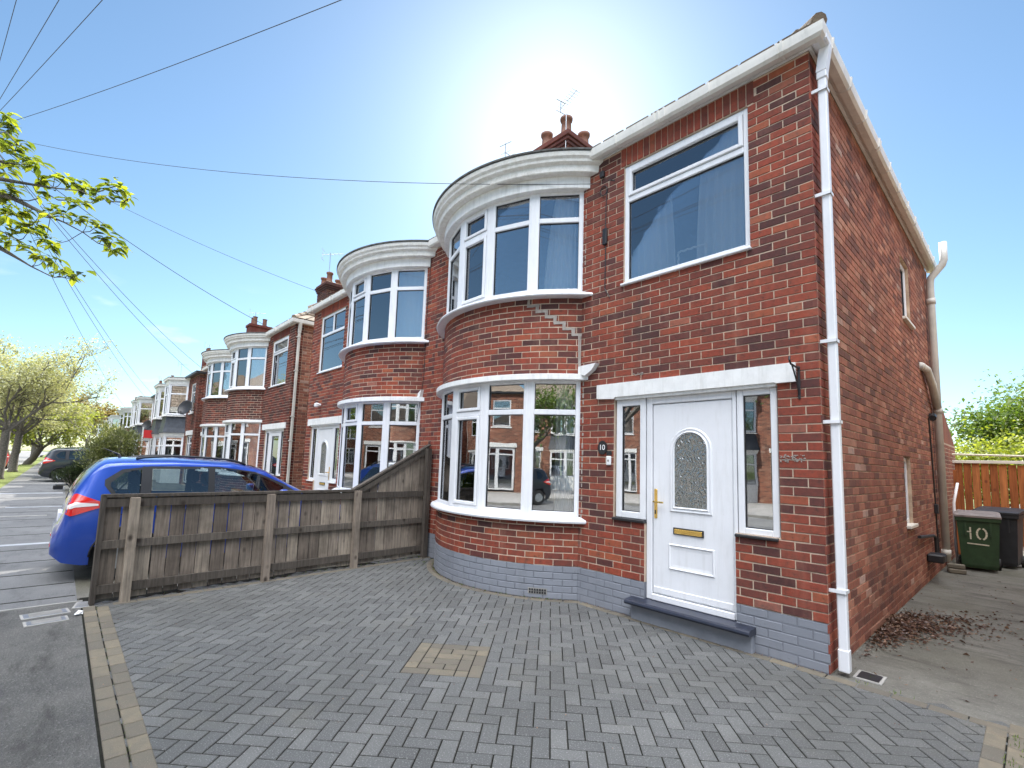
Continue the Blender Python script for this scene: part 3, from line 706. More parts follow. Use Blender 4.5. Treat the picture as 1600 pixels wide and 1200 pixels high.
    if o.get('door', 'arch') == 'arch':
        cx = (leafx0+leafx1)/2; hw = .165; zc = 1.735; zb = 1.165; yy = y0+.012
        def arch(k, n=20): return [(cx-hw-k, zb-k), (cx+hw+k, zb-k)]+[(cx+(hw+k)*math.cos(PI*i/n), zc+(hw+k)*math.sin(PI*i/n)) for i in range(n+1)]
        m = MB()
        for (ka, kb, ya, yb) in ((.055, .042, yy, yy-.014), (.042, .022, yy-.014, yy-.008), (.022, .010, yy-.008, yy-.020), (.010, 0, yy-.020, yy-.006)):
            pa, pb = arch(ka), arch(kb); n_ = len(pa)
            m.add([(a, ya, b) for a, b in pa]+[(a, yb, b) for a, b in pb], [(i, (i+1) % n_, n_+(i+1) % n_, n_+i) for i in range(n_)])
        B(m, 'glazing_bead', 'upvc', par=DR, smooth=False)
        m = MB(); m.prism(arch(.004), yy-.004, yy+.02, 'y'); B(m, 'door_glass', 'pglass', par=DR)
        m = MB(); px0, px1, pz0, pz1 = cx-.235, cx+.235, .545, .80
        def rect(k): return [(px0+k, pz0+k), (px1-k, pz0+k), (px1-k, pz1-k), (px0+k, pz1-k)]
        for (ka, kb, ya, yb) in ((0, .012, yy, yy-.012), (.012, .026, yy-.012, yy-.002), (.026, .055, yy-.002, yy+.001)):
            pa, pb = rect(ka), rect(kb)
            m.add([(a, ya-.001, b) for a, b in pa]+[(a, yb-.001, b) for a, b in pb], [(i, (i+1) % 4, 4+(i+1) % 4, 4+i) for i in range(4)])
        m.add([(a, yy-.0005, b) for a, b in rect(.055)], [(0, 1, 2, 3)])
        B(m, 'door_panel', 'upvc', par=DR)
        m = MB(); m.box(-1.335, -1.02, yy-.012, yy+.002, .895, .962, bev=.004, m=1); m.box(-1.32, -1.035, yy-.020, yy-.010, .905, .950, bev=.005)
        B(m, 'letter_box', ['gold', 'black_plastic'], par=DR)
        m = MB(); m.box(-1.548, -1.512, yy-.010, yy+.002, 1.03, 1.33, bev=.006); m.tube([(-1.53, yy-.008, 1.20), (-1.53, yy-.05, 1.20), (-1.51, yy-.055, 1.20), (-1.42, yy-.055, 1.198)], .009, n=10)
        m.box(-1.536, -1.524, yy-.012, yy-.009, 1.075, 1.115, m=1)
        B(m, 'handle', ['gold', 'black_plastic'], par=DR)
    else:
        pn = []; m = MB(); facet_frame(m, pn, (leafx0, y0+.005), (1, 0), leafx1-leafx0, lz0, lz1, None, fr=.10)
        B(m, 'door_leaf', ['upvc', 'black_plastic'], par=DR); add_panes(pn, DR, mir)
    for (a, b, nm) in ((-2.015, -1.645, 'l'), (-.69, -.345, 'r')):
        pn = []; m = MB(); facet_frame(m, pn, (a, y0-.005), (1, 0), b-a, 1.00 if nm == 'l' else .985, 2.285, None, fr=.07 if nm == 'l' else .055)
        sw = B(m, 'side_window', ['upvc', 'black_plastic']); add_panes(pn, sw, mir)
        m = MB(); m.box(a-.015, b+(.015 if nm == 'l' else -.0), -.03, .07, .968 if nm == 'l' else .958, .998 if nm == 'l' else .984, bev=.006); B(m, 'sill', 'black_plastic' if mir is None else 'upvc', par=sw)
    # step
    m = MB(); pr_ = [(-.0, .155), (-.13, .155), (-.15, .162), (-.158, .18), (-.152, .196), (-.135, .208), (.06, .214), (.06, .155)]
    m.prism([(a, b) for a, b in pr_], -1.775, -.545, 'x'); st = B(m, 'doorstep', 'navy')
    m = MB(); m.box(-1.76, -.56, -.055, .05, -.05, .154, bev=.006); B(m, 'step_riser', 'grey_paint', par=st)
    # chimney on the party wall
    if o.get('chimney', True):
        c = MB(); x0, x1, ya, yb, za, zb = -6.2, -5.22, 2.75, 3.75, 6.7, 8.33
        c.box(x0+.01, x1-.01, ya+.01, yb-.01, za, zb+.33, m=1)
        Pf = lambda s_, of: (s_, ya-of)
        bricks(c, Pf, x0, x1, za, zb, seed=5, lo=0, hi=.4); bricks(c, lambda s_, of: (x1+of, s_), ya, yb, za, zb, seed=6, lo=0, hi=.4)
        for i, k in enumerate((.03, .06, .09, .05)):
            c.box(x0-k, x1+k, ya-k, yb+k, zb+i*.078, zb+i*.078+.07, r=.05+.06*i, bev=.006)
        c.prism([(x0-.02, zb+.31), (x1+.02, zb+.31), (x1-.05, zb+.35), (x0+.05, zb+.35)], ya, yb, 'y', m=1)
        CH = c.build('chimney', [fb, 'mortar_side'], H, mirror=mir)
        for (px, py, hh) in ((-6.0, 2.92, .34), (-5.95, 3.5, .40), (-5.42, 2.92, .42), (-5.40, 3.5, .34)):
            p = MB(); p.lathe([(.13, 0), (.14, .05), (.115, .08), (.105, hh-.08), (.135, hh-.06), (.14, hh), (.10, hh), (.09, hh-.1), (.09, 0)], (px, py, zb+.34), n=14)
            p.build('chimney_pot', 'pot', CH, mirror=mir, smooth=True)
    H.location.x += dx
    H['_t'] = 1; del H['_t']
    return H

H1 = build_house('nearest red brick house with white arched-glass door and grey plinth behind the paved drive', None, 0, {'seed': 11})
def on(H, mb, name, mat, par=None, mir=None, smooth=False): return mb.build(name, mat, par or H, smooth=smooth, mirror=mir)
# --- details of the nearest house
# stepped crack repair on the bay
rg2 = random.Random(88)
def bays(pts, wd, name='mortar_repair'):
    m = MB(); P = bayP(1.90)
    for (s0, s1, z0, z1) in pts:
        n = 2
        for i in range(n):
            a, b = s0+(s1-s0)*i/n, s0+(s1-s0)*(i+1)/n; j_ = lambda: rg2.uniform(-.007, .007)
            m.add([(*P(a+j_(), .005), z0+j_()), (*P(b+j_(), .004), z0+j_()), (*P(b+j_(), .005), z1+j_()), (*P(a+j_(), .004), z1+j_()), (*P(a, -.01), z0), (*P(b, -.01), z0), (*P(b, -.01), z1), (*P(a, -.01), z1)],
                  [(0, 1, 2, 3), (0, 1, 5, 4), (1, 2, 6, 5), (2, 3, 7, 6), (3, 0, 4, 7)])
    return on(H1, m, name, 'repair')
sm_ = 1.90*math.acos(BCY/1.90)
st = []; s_ = .93; z_ = 3.575
rg = random.Random(8)
while s_ < sm_-.06 and z_ > 2.9:
    st.append((s_-.02, s_+.02, z_-.085, z_+.012)); z_ -= .075
    ln = .1125; st.append((s_-.02, min(sm_, s_+ln+.02), z_-.016, z_+.014)); s_ += ln
s_ = sm_-.018; st.append((s_-.022, s_+.016, 2.66, z_+.02))
bays(st, .02)
m = MB()
for i in range(22):
    z = .92+i*.075; 
    if rg.random() < .5: m.box(-2.478-.006*rg.random(), -2.468+.012*rg.random(), -.005, .004, z, z+.03+.045*rg.random(), bev=.002)
for i in range(17):
    z = 3.7+i*.075; 
    if rg.random() < .35: m.box(-2.478-.004*rg.random(), -2.466, -.005, .004, z, z+.03+.045*rg.random(), bev=.002)
on(H1, m, 'pointing', 'repair')['kind'] = 'stuff'
m = MB(); m.prism([(-2.50, 2.63), (-2.40, 2.60), (-2.30, 2.66), (-2.24, 2.735), (-2.44, 2.725), (-2.50, 2.72)], -.07, .0, 'y'); on(H1, m, 'lintel_end', 'white_paint')
# air brick in the plinth
m = MB(); P = bayP(1.90); sa, sb = 1.02, 1.245; za, zb = .045, .115
q = [(*P(sa, .004), za), (*P(sb, .004), za), (*P(sb, .004), zb), (*P(sa, .004), zb)]; m.add(q, [(0, 1, 2, 3)])
for i in range(7):
    for j in range(2):
        a = sa+.012+i*.0300; z = za+.008+j*.030
        m.add([(*P(a, .0065), z), (*P(a+.022, .0065), z), (*P(a+.022, .0065), z+.023), (*P(a, .0065), z+.023)], [(0, 1, 2, 3)], .5, 1)
on(H1, m, 'air_brick', ['kerb', 'black_plastic'])
# number plaque, bell, basket bracket, cable
m = MB(); n = 28; cx, cz = -2.175, 1.755
m.prism([(cx+.062*math.cos(2*PI*i/n), cz+.078*math.sin(2*PI*i/n)) for i in range(n)], -.016, -.002, 'y')
pq = on(H1, m, 'number_plaque', 'black_plastic')
def text_mesh(body, size, par, mat, loc, rot, name, ext=.0015, sx=1.0):
    cu = bpy.data.curves.new('txt', 'FONT'); cu.body = body; cu.size = size; cu.extrude = ext; cu.align_x = 'CENTER'; cu.align_y = 'CENTER'
    ob = bpy.data.objects.new('txt', cu); C.objects.link(ob); dg = bpy.context.evaluated_depsgraph_get()
    me = bpy.data.meshes.new_from_object(ob.evaluated_get(dg)); me.name = name; bpy.data.objects.remove(ob)
    Mx = Matrix.Translation(Vector(loc)-gl(par)) @ rot @ Matrix.Scale(sx, 4, (1, 0, 0)); me.transform(Mx)
    me.materials.clear(); me.materials.append(MAT[mat]); o = bpy.data.objects.new(name, me); C.objects.link(o); o.parent = par; return o
text_mesh('10', .085, pq, 'white_plastic', (cx, -.0175, cz), Matrix.Rotation(PI/2, 4, 'X'), 'numeral')
m = MB(); m.box(-2.115, -2.055, -.022, -.001, 1.56, 1.66, bev=.006); db = on(H1, m, 'doorbell', 'white_plastic')
m = MB(); m.prism([(-2.085+.012*math.cos(2*PI*i/12), 1.61+.012*math.sin(2*PI*i/12)) for i in range(12)], -.025, -.0215, 'y'); on(H1, m, 'bell_push', 'kerb', db)
m = MB(); m.box(-2.12, -2.05, -.014, -.001, 1.672, 1.72, bev=.004, r=.3); on(H1, m, 'bell_mount', 'black_plastic', db)
m = MB(); m.box(-.165, -.145, -.012, -.001, 2.16, 2.44, bev=.003); m.tube([(-.155, -.01, 2.42), (-.155, -.20, 2.43), (-.155, -.235, 2.46), (-.155, -.225, 2.49)], .008, n=6); m.tube([(-.155, -.01, 2.20), (-.155, -.06, 2.30), (-.155, -.17, 2.425)], .007, n=6)
on(H1, m, 'basket_bracket', 'black_iron')
m = MB(); m.box(-2.25, -2.19, -.04, -.001, 5.02, 5.10, bev=.006); m.tube([(-2.20+.05*math.cos(t/10*2*PI), -.012, 4.85+.06*math.sin(t/10*2*PI)) for t in range(11)], .006, n=6)
m.tube([(-2.15, -.01, 4.86), (-2.165, -.008, 4.7), (-2.17, -.008, 4.45), (-2.165, -.008, 4.2), (-2.17, -.008, 3.62), (-2.10, -.008, 3.50)], .005, n=6); m.box(-2.20, -2.14, -.035, -.001, 4.16, 4.36, bev=.006)
m.tube([(-2.10, -.05, 4.93), (-2.04, -.01, 4.91)], .007, n=6)
on(H1, m, 'phone_cable', 'black_plastic')
# ornamental white fossil patch on the brick right of the door, spalled bricks
m = MB(); rg = random.Random(3)
for i in range(60):
    x = rg.uniform(-.325, -.135); z = rg.uniform(1.625, 1.69); r_ = rg.uniform(.004, .010); m.box(x, x+r_*1.6, -.006, -.001, z, z+r_, bev=.001)
for i in range(16):
    x = rg.uniform(-1.78, -1.66); z = rg.uniform(2.535, 2.56); m.box(x, x+.014, -.005, -.001, z, z+.008, bev=.001)
on(H1, m, 'spalled_brick', 'repair')
# narrow side windows
for (ya, yb, za, zb) in ((3.55, 4.05, .90, 1.80), (4.05, 4.75, 3.78, 4.72)):
    m = MB(); pn = []
    facet_frame(m, pn, (-.045, ya), (0, 1), yb-ya, za+.01, zb-.005, None, fr=.06)
    w_ = on(H1, m, 'side_window', ['upvc', 'black_plastic']); add_panes(pn, w_, None)
    m = MB(); m.box(-.06, .045, ya-.03, yb+.03, za-.03, za+.012, bev=.006); on(H1, m, 'sill', 'cream', w_)
# soil pipe, waste pipes, flue, cable on the side wall
m = MB(); yp = 6.42
m.tube([(.075, yp, .16), (.075, yp, 4.90), (.09, yp, 5.02), (.25, yp, 5.22), (.275, yp, 5.30), (.275, yp, 5.62)], .056, n=14)
for z in (.25, 2.62, 4.55): m.tube([(.075, yp, z), (.075, yp, z+.10)], .066, n=14)
m.tube([(.02, 5.35, 3.28), (.06, 5.55, 3.25), (.075, 5.95, 3.05), (.075, yp-.02, 2.72)], [.056]*4, n=12)
m.tube([(.02, 5.35, 3.28), (.0, 5.30, 3.28)], .062, n=12)
sp = on(H1, m, 'soil_pipe', 'pipe_grey', smooth=True)
m = MB()
m.tube([(.03, 4.2, .72), (.035, 5.5, .64), (.04, 5.62, .60), (.04, 5.64, .32)], .022, n=8); m.tube([(.0, 6.05, 2.55), (.05, 6.05, 2.55), (.06, 5.9, 2.5)], .05, n=8)
m.tube([(.012, 5.9, 2.5), (.012, 6.0, 1.9), (.012, 6.1, 1.1), (.015, 6.12, .3)], .012, n=6); m.box(.0, .05, 6.0, 6.12, .95, 1.10, bev=.005)
on(H1, m, 'waste_pipe', 'black_plastic')
m = MB(); m.box(.0, .20, 4.95, 5.25, .30, .42, bev=.02); m.tube([(.05, 5.3, .33), (.05, 5.75, .30)], .04, n=8); on(H1, m, 'boiler_flue', 'black_plastic')
m = MB(); m.box(-3.0, 0.0, DEP, 9.6, -.1, 2.2, m=1)
bricks(m, sideP(.002), DEP, 9.6, 0, 2.2, seed=44, lo=.1, hi=.9)
m.prism([(DEP, 2.2), (9.6, 2.2), (DEP, 3.3)], -3.0, .0, 'x', m=0)
on(H1, m, 'rear_extension', ['brick_side', 'mortar_side'])

H2 = build_house('attached red brick house beyond the slatted fence, blue car parked in front of it', -5.7, 0, {'seed': 21, 'chimney': False, 'no_pipe': True, 'plinth': True})
m = MB(); m.tube([(-10.55, 0, 2.80), (-10.55, -.06, 2.80)], .03, n=8); m.box(-10.62, -10.50, -.14, -.05, 2.74, 2.84, bev=.02); H2b = m.build('security_lamp', 'white_plastic', H2)
m = MB(); m.prism([(-6.10, 2.58), (-6.02, 2.62), (-5.98, 2.76), (-6.08, 2.70)], -.06, 0, 'y'); m.build('lintel_end', 'white_paint', H2)
m = MB(); m.tube([(-5.95, -.01, 5.2), (-6.0, -.008, 4.2), (-6.0, -.008, 3.0), (-6.02, -.02, 2.7), (-6.09, -.05, 2.2)], .005, n=6); m.build('phone_cable', 'black_plastic', H2)
DX = -12.75
H3 = build_house('darker brick house past the narrow gap, with a grey downpipe at its corner', None, DX, {'seed': 31, 'door': 'glass', 'plinth': False, 'brick': 'brick_old', 'pipe': 'pipe_grey', 'far': 1})
H4 = build_house('dark brick house showing only its rounded bay, left of the net-curtained bay', -5.7, DX, {'seed': 41, 'door': 'glass', 'plinth': False, 'brick': 'brick_old', 'chimney': False, 'no_pipe': True, 'far': 1})
# chimneys have a twin beyond: second stack between the two far houses
# curtains (each hangs on its own)
def cur(pts, z0, z1, label, dx=0, mir=None, grp='curtains hanging in the windows', **k):
    mb = curtain_mesh(pts, z0, z1, **k); o = mb.build('curtain', 'curtain', None, mirror=mir, smooth=True, recalc=False, origin=((pts[0][0] if mir is None else 2*mir-pts[0][0]), pts[0][1], z0))
    o.location.x += dx; tag(o, label, 'curtain', grp); return o
cur([(-1.90, .135), (-1.46, .135)], 3.58, 5.10, 'white sheer curtain at the left side of the flat upstairs window above the door', waves=6, bottom=1.25)
cur([(-.56, .135), (-1.02, .135)], 3.58, 5.10, 'white sheer curtain at the right side of the flat upstairs window above the door', waves=6, bottom=1.2)
def bp2(a, R=1.70): return (BCX+R*math.sin(rad(a)), BCY-R*math.cos(rad(a)))
cur([bp2(46), bp2(37)], 3.62, 5.05, 'white curtain at the right end of the nearest upstairs bay window', waves=5, bottom=1.5)
cur([bp2(46), bp2(39)], .90, 2.62, 'long white curtain at the right end of the nearest downstairs bay window', waves=5, bottom=1.0)
cur([bp2(-14), bp2(-24)], 3.62, 5.05, 'pale curtain bunched in the left lights of the nearest upstairs bay window', waves=5)
for nm, z0, z1, dx_, mir_, R_ in (('upstairs bay of the attached house beyond the fence', 3.66, 5.0, 0, -5.7, 1.72),):
    for i, (a, b) in enumerate(((-46, -16), (-15, 15), (16, 46))):
        cur([bp2(a, R_), bp2(b, R_)], z0, z1, 'closed pale blind in the upstairs bay of the attached house, %s third' % ('left', 'middle', 'right')[i], dx_, mir_, waves=8, amp=.008)
cur([(-1.95, .18), (-.5, .18)], 3.6, 5.1, 'closed pale blind filling the flat upstairs window of the attached house', 0, -5.7, waves=10, amp=.006)
for k, (z0, z1, nm) in enumerate(((.92, 2.6, 'downstairs'), (3.62, 5.0, 'upstairs'))):
    for i, (a, b) in enumerate(((16, 46), (-15, 15))):
        cur([bp2(a, 1.74), bp2(b, 1.74)], z0, z1, 'net curtain in the %s bay of the house past the gap, %s lights' % (nm, ('right', 'middle')[i]), DX, None, waves=9, amp=.02)
cur([(-1.95, .18), (-.5, .18)], 3.6, 5.1, 'net curtain in the flat upstairs window beside the grey downpipe', DX, None, waves=7, amp=.03)
# white decorative frame on the upstairs sill
m = MB()
for i in range(9): m.tube([(-1.30+i*.035, .10, 3.83+.008*(i % 2)), (-1.265+i*.035, .10, 3.83+.008*((i+1) % 2))], .011, n=6)
for i in range(5): m.tube([(-1.30+.006*(i % 2), .10, 3.66+i*.035), (-1.30+.006*((i+1) % 2), .10, 3.695+i*.035)], .010, n=6); m.tube([(-.985-.006*(i % 2), .10, 3.66+i*.035), (-.985-.006*((i+1) % 2), .10, 3.695+i*.035)], .010, n=6)
tag(m.build('ornament_frame', 'white_plastic', None, origin=(-1.14, .10, 3.66)), 'small white wavy-edged frame standing on the flat upstairs window sill', 'ornament')
# ------------------------------------------------------------------ setting
gm = MB(); gm.box(-500, 500, -500, 500, -.6, -.16)
struct(gm.build('ground', 'earth'))
def slab(name, mat, x0, x1, y0, y1, ztop, depth=.1, label=None):
    m = MB(); m.box(x0, x1, y0, y1, ztop-depth, ztop); return struct(m.build(name, mat))
slab('road', 'road', -320, 80, -13.6, -7.15, -.10, .05)
slab('footway', 'asphalt', -320, -5.60, -6.02, -4.24, -.004, .14)
slab('verge', 'verge', -320, -5.60, -7.03, -6.02, -.012, .14)
slab('crossover', 'crossover', -5.57, 80, -7.03, -4.22, -.006, .14)
slab('footway', 'far_conc', -320, 80, -16.0, -13.8, -.004, .14)
m = MB()
for i in range(120): m.box(-100+i*.915*1.5, -100+(i+1)*.915*1.5-.012, -7.15, -7.035, -.24, .0, bev=.012)
for i in range(120): m.box(-100+i*.915*1.5, -100+(i+1)*.915*1.5-.012, -13.8, -13.68, -.24, .0, bev=.012)
struct(m.build('kerb', 'kerb'))
# joints across the footway, the patches between them and the pale edging strips
m = MB()
for x in (-5.9, -6.6, -7.35, -8.3, -9.4, -11.2, -12.4, -13.8, -15.5, -17.5, -20, -23, -27): m.box(x, x+.018, -6.0, -4.25, -.0035, -.0005)
struct(m.build('footway_joint', 'soil'))
for i, (x, w, y0, y1, mt) in enumerate(((-10.05, .17, -6.0, -4.5, 'paint_strip'), (-14.6, .12, -6.0, -4.6, 'kerb'), (-16.9, .14, -5.4, -4.3, 'paint_strip'), (-22.4, .3, -6.0, -4.3, 'paint_strip'), (-29, .5, -6.0, -4.3, 'kerb'), (-38, .8, -6, -4.3, 'kerb'))):
    m = MB(); m.box(x, x+w, y0, y1, -.004, .004+.0004*i); struct(m.build('edging_strip', mt))
slab('edging_kerb', 'kerb', -5.60, -5.57, -7.0, -4.2, .004, .12)
slab('front_garden', 'side_conc', -320, -5.74, -4.24, 0.0, -.010, .12)
slab('side_drive', 'side_conc', -.004, 40, .004, 40, -.004, .14)
slab('side_drive', 'side_conc', 1.06, 40, -4.21, .004, -.006, .14)
slab('gap_path', 'side_conc', -12.74, -11.41, 0.001, 30, -.006, .12)
slab('far_forecourt', 'far_conc', -320, 80, -20.3, -16.0, -.008, .12)
slab('drive_base', 'soil', -5.74, 1.06, -4.22, .0035, -.0042, .14)
# ---- herringbone block paving (45 degrees), with a small buff square let in
rg = random.Random(77); mb = MB(); gb = MB()
u0 = Vector((-2.07, -2.12)); ex = Vector((math.cos(rad(42.5)), math.sin(rad(42.5)))); ey = Vector((-ex.y, ex.x)); U = .1
def fence_x(y): return -5.37-(y+4.15)*(.31/4.15)
def block(dst, cx, cy, ax, ay, a0, a1, b0, b1, r, z=0.0, j=.0042, clip=None):
    q = [(a0+j, b0+j), (a1-j, b0+j), (a1-j, b1-j), (a0+j, b1-j)]; e = .0035
    I = [(a0+j+e, b0+j+e), (a1-j-e, b0+j+e), (a1-j-e, b1-j-e), (a0+j+e, b1-j-e)]
    def P(a, b): return (cx+ax.x*a+ay.x*b, cy+ax.y*a+ay.y*b)
    tz = [z+rg.uniform(-.0012, .0012) for _ in range(4)]
    vs = [(*P(*I[i]), tz[i]) for i in range(4)]+[(*P(*q[i]), tz[i]-.003) for i in range(4)]+[(*P(*q[i]), -.03) for i in range(4)]
    dst.add(vs, [(0, 1, 2, 3)]+[(i, 4+i, 4+(i+1) % 4, (i+1) % 4) for i in range(4)]+[(4+i, 8+i, 8+(i+1) % 4, 4+(i+1) % 4) for i in range(4)], r)
def inside(x, y): return fence_x(y)-.05 < x < .95 and -4.10 < y < (-.0) and not (abs(x-BCX) < 1.3 and (x-BCX)**2+(y-BCY)**2 < 1.86**2)
def insq(i, j): return -3 <= i < 3 and -3 <= j < 3
for i in range(-62, 62):
    for j in range(-62, 62):
        c = (i-j) % 4; cells = None
        if c == 0: cells = [(i, j), (i+1, j)]
        elif c == 3: cells = [(i, j), (i, j+1)]
        if not cells: continue
        cells = [q for q in cells if not insq(*q)]
        if not cells: continue
        a0 = min(q[0] for q in cells); a1 = max(q[0] for q in cells)+1; b0 = min(q[1] for q in cells); b1 = max(q[1] for q in cells)+1
        m_ = u0+ex*((a0+a1)/2*U)+ey*((b0+b1)/2*U)
        if inside(m_.x, m_.y): block(mb, u0.x, u0.y, ex, ey, a0*U, a1*U, b0*U, b1*U, rg.random())
struct(mb.build('block_paving', 'paver', recalc=False))
sq = []
for k in (3, 2):       # pinwheel rings
    n = 2*k
    for t in range(0, n-1, 2):
        L_ = min(2, n-1-t)
        for (a, b, c, d) in ((-k+t, -k+t+L_, -k, -k+1), (k-1, k, -k+t, -k+t+L_), (k-t-L_, k-t, k-1, k), (-k, -k+1, k-t-L_, k-t)): sq.append((a, b, c, d))
sq += [(-1, 1, -1, 0), (-1, 1, 0, 1)]
for a, b, c, d in sq: block(gb, u0.x, u0.y, ex, ey, a*U, b*U, c*U, d*U, rg.random())
struct(gb.build('buff_paving_square', 'gold_paver', recalc=False))
gb = MB(); one = Vector((1, 0)); two = Vector((0, 1))
for row in range(2):
    x = -5.30+(row*.08)
    while x < 1.0:
        w = .2+rg.uniform(-.02, .02); block(gb, 0, -4.21+row*.1, one, two, x, x+w, 0, .1, rg.random(), z=.005); x += w
for row in range(2):
    y = -4.0+row*.07
    while y < .0:
        block(gb, .86+row*.1, 0, one, two, 0, .1, y, y+.2, rg.random(), z=.004+row*.001); y += .2
x = -2.42
while x < 1.05:
    block(gb, 0, -.105, one, two, x, x+.2, 0, .1, rg.random(), z=.003); x += .2
a = -46.0
while a < 48.5:
    p = Vector((BCX+1.955*math.sin(rad(a)), BCY-1.955*math.cos(rad(a)))); t = Vector((math.cos(rad(a)), math.sin(rad(a)))); nn_ = Vector((-t.y, t.x))
    block(gb, p.x, p.y, t, nn_, -.095, .095, -.05, .05, rg.random()*.6, z=.003); a += 5.75
y = -3.98
while y < -.1:
    x = fence_x(y)+.055; block(gb, x, 0, one, two, 0, .1, y, y+.2, rg.random()*.6, z=.003); y += .2
struct(gb.build('buff_border', 'gold_paver', recalc=False))
# inspection covers and litter on the footway
def cover(x, y, w, d, a, label):
    m = MB(); m.box(-w/2, w/2, -d/2, d/2, -.02, .004, bev=.003)
    for i in range(7): m.box(-w*.42+i*w*.125, -w*.42+i*w*.125+w*.06, -d*.38, d*.38, .004, .0065, m=1)
    m.box(-w/2-.018, w/2+.018, -d/2-.018, d/2+.018, -.02, .0015, m=1)
    o = m.build('access_cover', ['steel_dull', 'kerb'], None, origin=(0, 0, 0)); o.location = (x, y, 0); o.rotation_euler.z = a
    tag(o, label, 'cover', 'small metal covers in the footway')
MAT['steel_dull'] = plain('worn cast plate', (.17, .18, .20), .5, metal=.3, var=.25, scale=20, bmp=.3)
cover(-5.25, -4.47, .15, .30, .12, 'small ribbed metal cover in the worn concrete, nearer the fence end')
cover(-4.98, -4.46, .13, .26, .1, 'small ribbed metal cover in the worn concrete, lower in the picture')
cover(-5.42, -4.20, .10, .2, 1.4, 'little metal cover right at the foot of the fence end')
m = MB(); rg = random.Random(5); m.add([(rg.uniform(-.05, .05), rg.uniform(-.035, .035), rg.uniform(0, .03)) for _ in range(14)], [tuple(rg.sample(range(14), 3)) for _ in range(26)])
o = m.build('litter', 'plastic_bag'); o.location = (-5.06, -4.24, .0); tag(o, 'crumpled white plastic litter lying beside the buff block edging', 'litter')
# ------------------------------------------------------------------ fence
F = thing('wooden_fence', 'weathered slatted timber fence rising to the wall beside the blue car', 'fence', (-5.5, -2.1, 0))
A0 = Vector((fence_x(-4.15), -4.15)); A1 = Vector((-5.69, -.03)); FD = (A1-A0).normalized(); FL = (A1-A0).length
def FP(s, d, z): p = A0+FD*s+Vector((FD.y, -FD.x))*d; return (p.x, p.y, z)     # d > 0 towards the drive
def fbox(m, s0, s1, d0, d1, z0, z1, z2=None, r=.5, lean=0):
    z2 = z1 if z2 is None else z2
    vs = [FP(s0, d0, z0), FP(s1, d0, z0), FP(s1, d1, z0), FP(s0, d1, z0), FP(s0+lean, d0, z1), FP(s1+lean, d0, z2), FP(s1+lean, d1, z2), FP(s0+lean, d1, z1)]
    m.add(vs, [(0, 3, 2, 1), (4, 5, 6, 7), (0, 1, 5, 4), (1, 2, 6, 5), (2, 3, 7, 6), (3, 0, 4, 7)], r)
SB = 2.78
def ftop(s): return 1.095 if s < SB else 1.095+(s-SB)/(FL-SB)*.72
rg = random.Random(12); s_ = .03; bd = MB()
while s_ < FL-.02:
    w = rg.uniform(.128, .148); e = min(FL, s_+w)
    fbox(bd, s_, e, -.022+rg.uniform(-.003, .003), 0, .03+rg.uniform(-.01, .02), ftop(s_)-.03, ftop(e)-.03, r=rg.random(), lean=rg.uniform(-.006, .006)); s_ += w+rg.uniform(.008, .014)
bd.build('board_panel', 'board', F)
for (z, dz) in ((.10, .085), (.545, .08), (.965, .085)):
    m = MB(); fbox(m, .02, FL-.02, .001, .042, z, z+dz, r=rg.random()); m.build('rail', 'rail', F)
m = MB(); m.add([FP(SB, .001, ftop(SB)-.13), FP(FL-.02, .001, ftop(FL)-.13), FP(FL-.02, .001, ftop(FL)-.05), FP(SB, .001, ftop(SB)-.05), FP(SB, .04, ftop(SB)-.13), FP(FL-.02, .04, ftop(FL)-.13), FP(FL-.02, .04, ftop(FL)-.05), FP(SB, .04, ftop(SB)-.05)], [(0, 1, 2, 3), (4, 5, 6, 7), (0, 1, 5, 4), (3, 2, 6, 7), (1, 2, 6, 5)], .4); m.build('rail', 'rail', F)
m = MB(); m.add([FP(0, -.04, ftop(0)-.03), FP(SB, -.04, ftop(SB)-.03), FP(FL, -.04, ftop(FL)-.03), FP(0, .05, ftop(0)-.03), FP(SB, .05, ftop(SB)-.03), FP(FL, .05, ftop(FL)-.03), FP(0, -.04, ftop(0)), FP(SB, -.04, ftop(SB)), FP(FL, -.04, ftop(FL)), FP(0, .05, ftop(0)), FP(SB, .05, ftop(SB)), FP(FL, .05, ftop(FL))],
    [(0, 1, 4, 3), (1, 2, 5, 4), (6, 7, 10, 9), (7, 8, 11, 10), (0, 1, 7, 6), (1, 2, 8, 7), (3, 4, 10, 9), (4, 5, 11, 10), (0, 3, 9, 6), (2, 5, 11, 8)], .2); m.build('capping', 'rail', F)
for s0, zt, r_ in ((.22, 1.06, .9), (1.60, 1.06, .5), (2.80, 1.08, .6), (4.03, 1.74, .3)):
    m = MB(); fbox(m, s0, s0+.08, .043, .118, -.02, zt, r=r_); m.build('post', 'board' if r_ > .4 else 'rail', F)
m = MB(); fbox(m, -.012, .028, -.03, .05, .0, 1.09, r=.1); m.build('end_trim', 'rail', F)
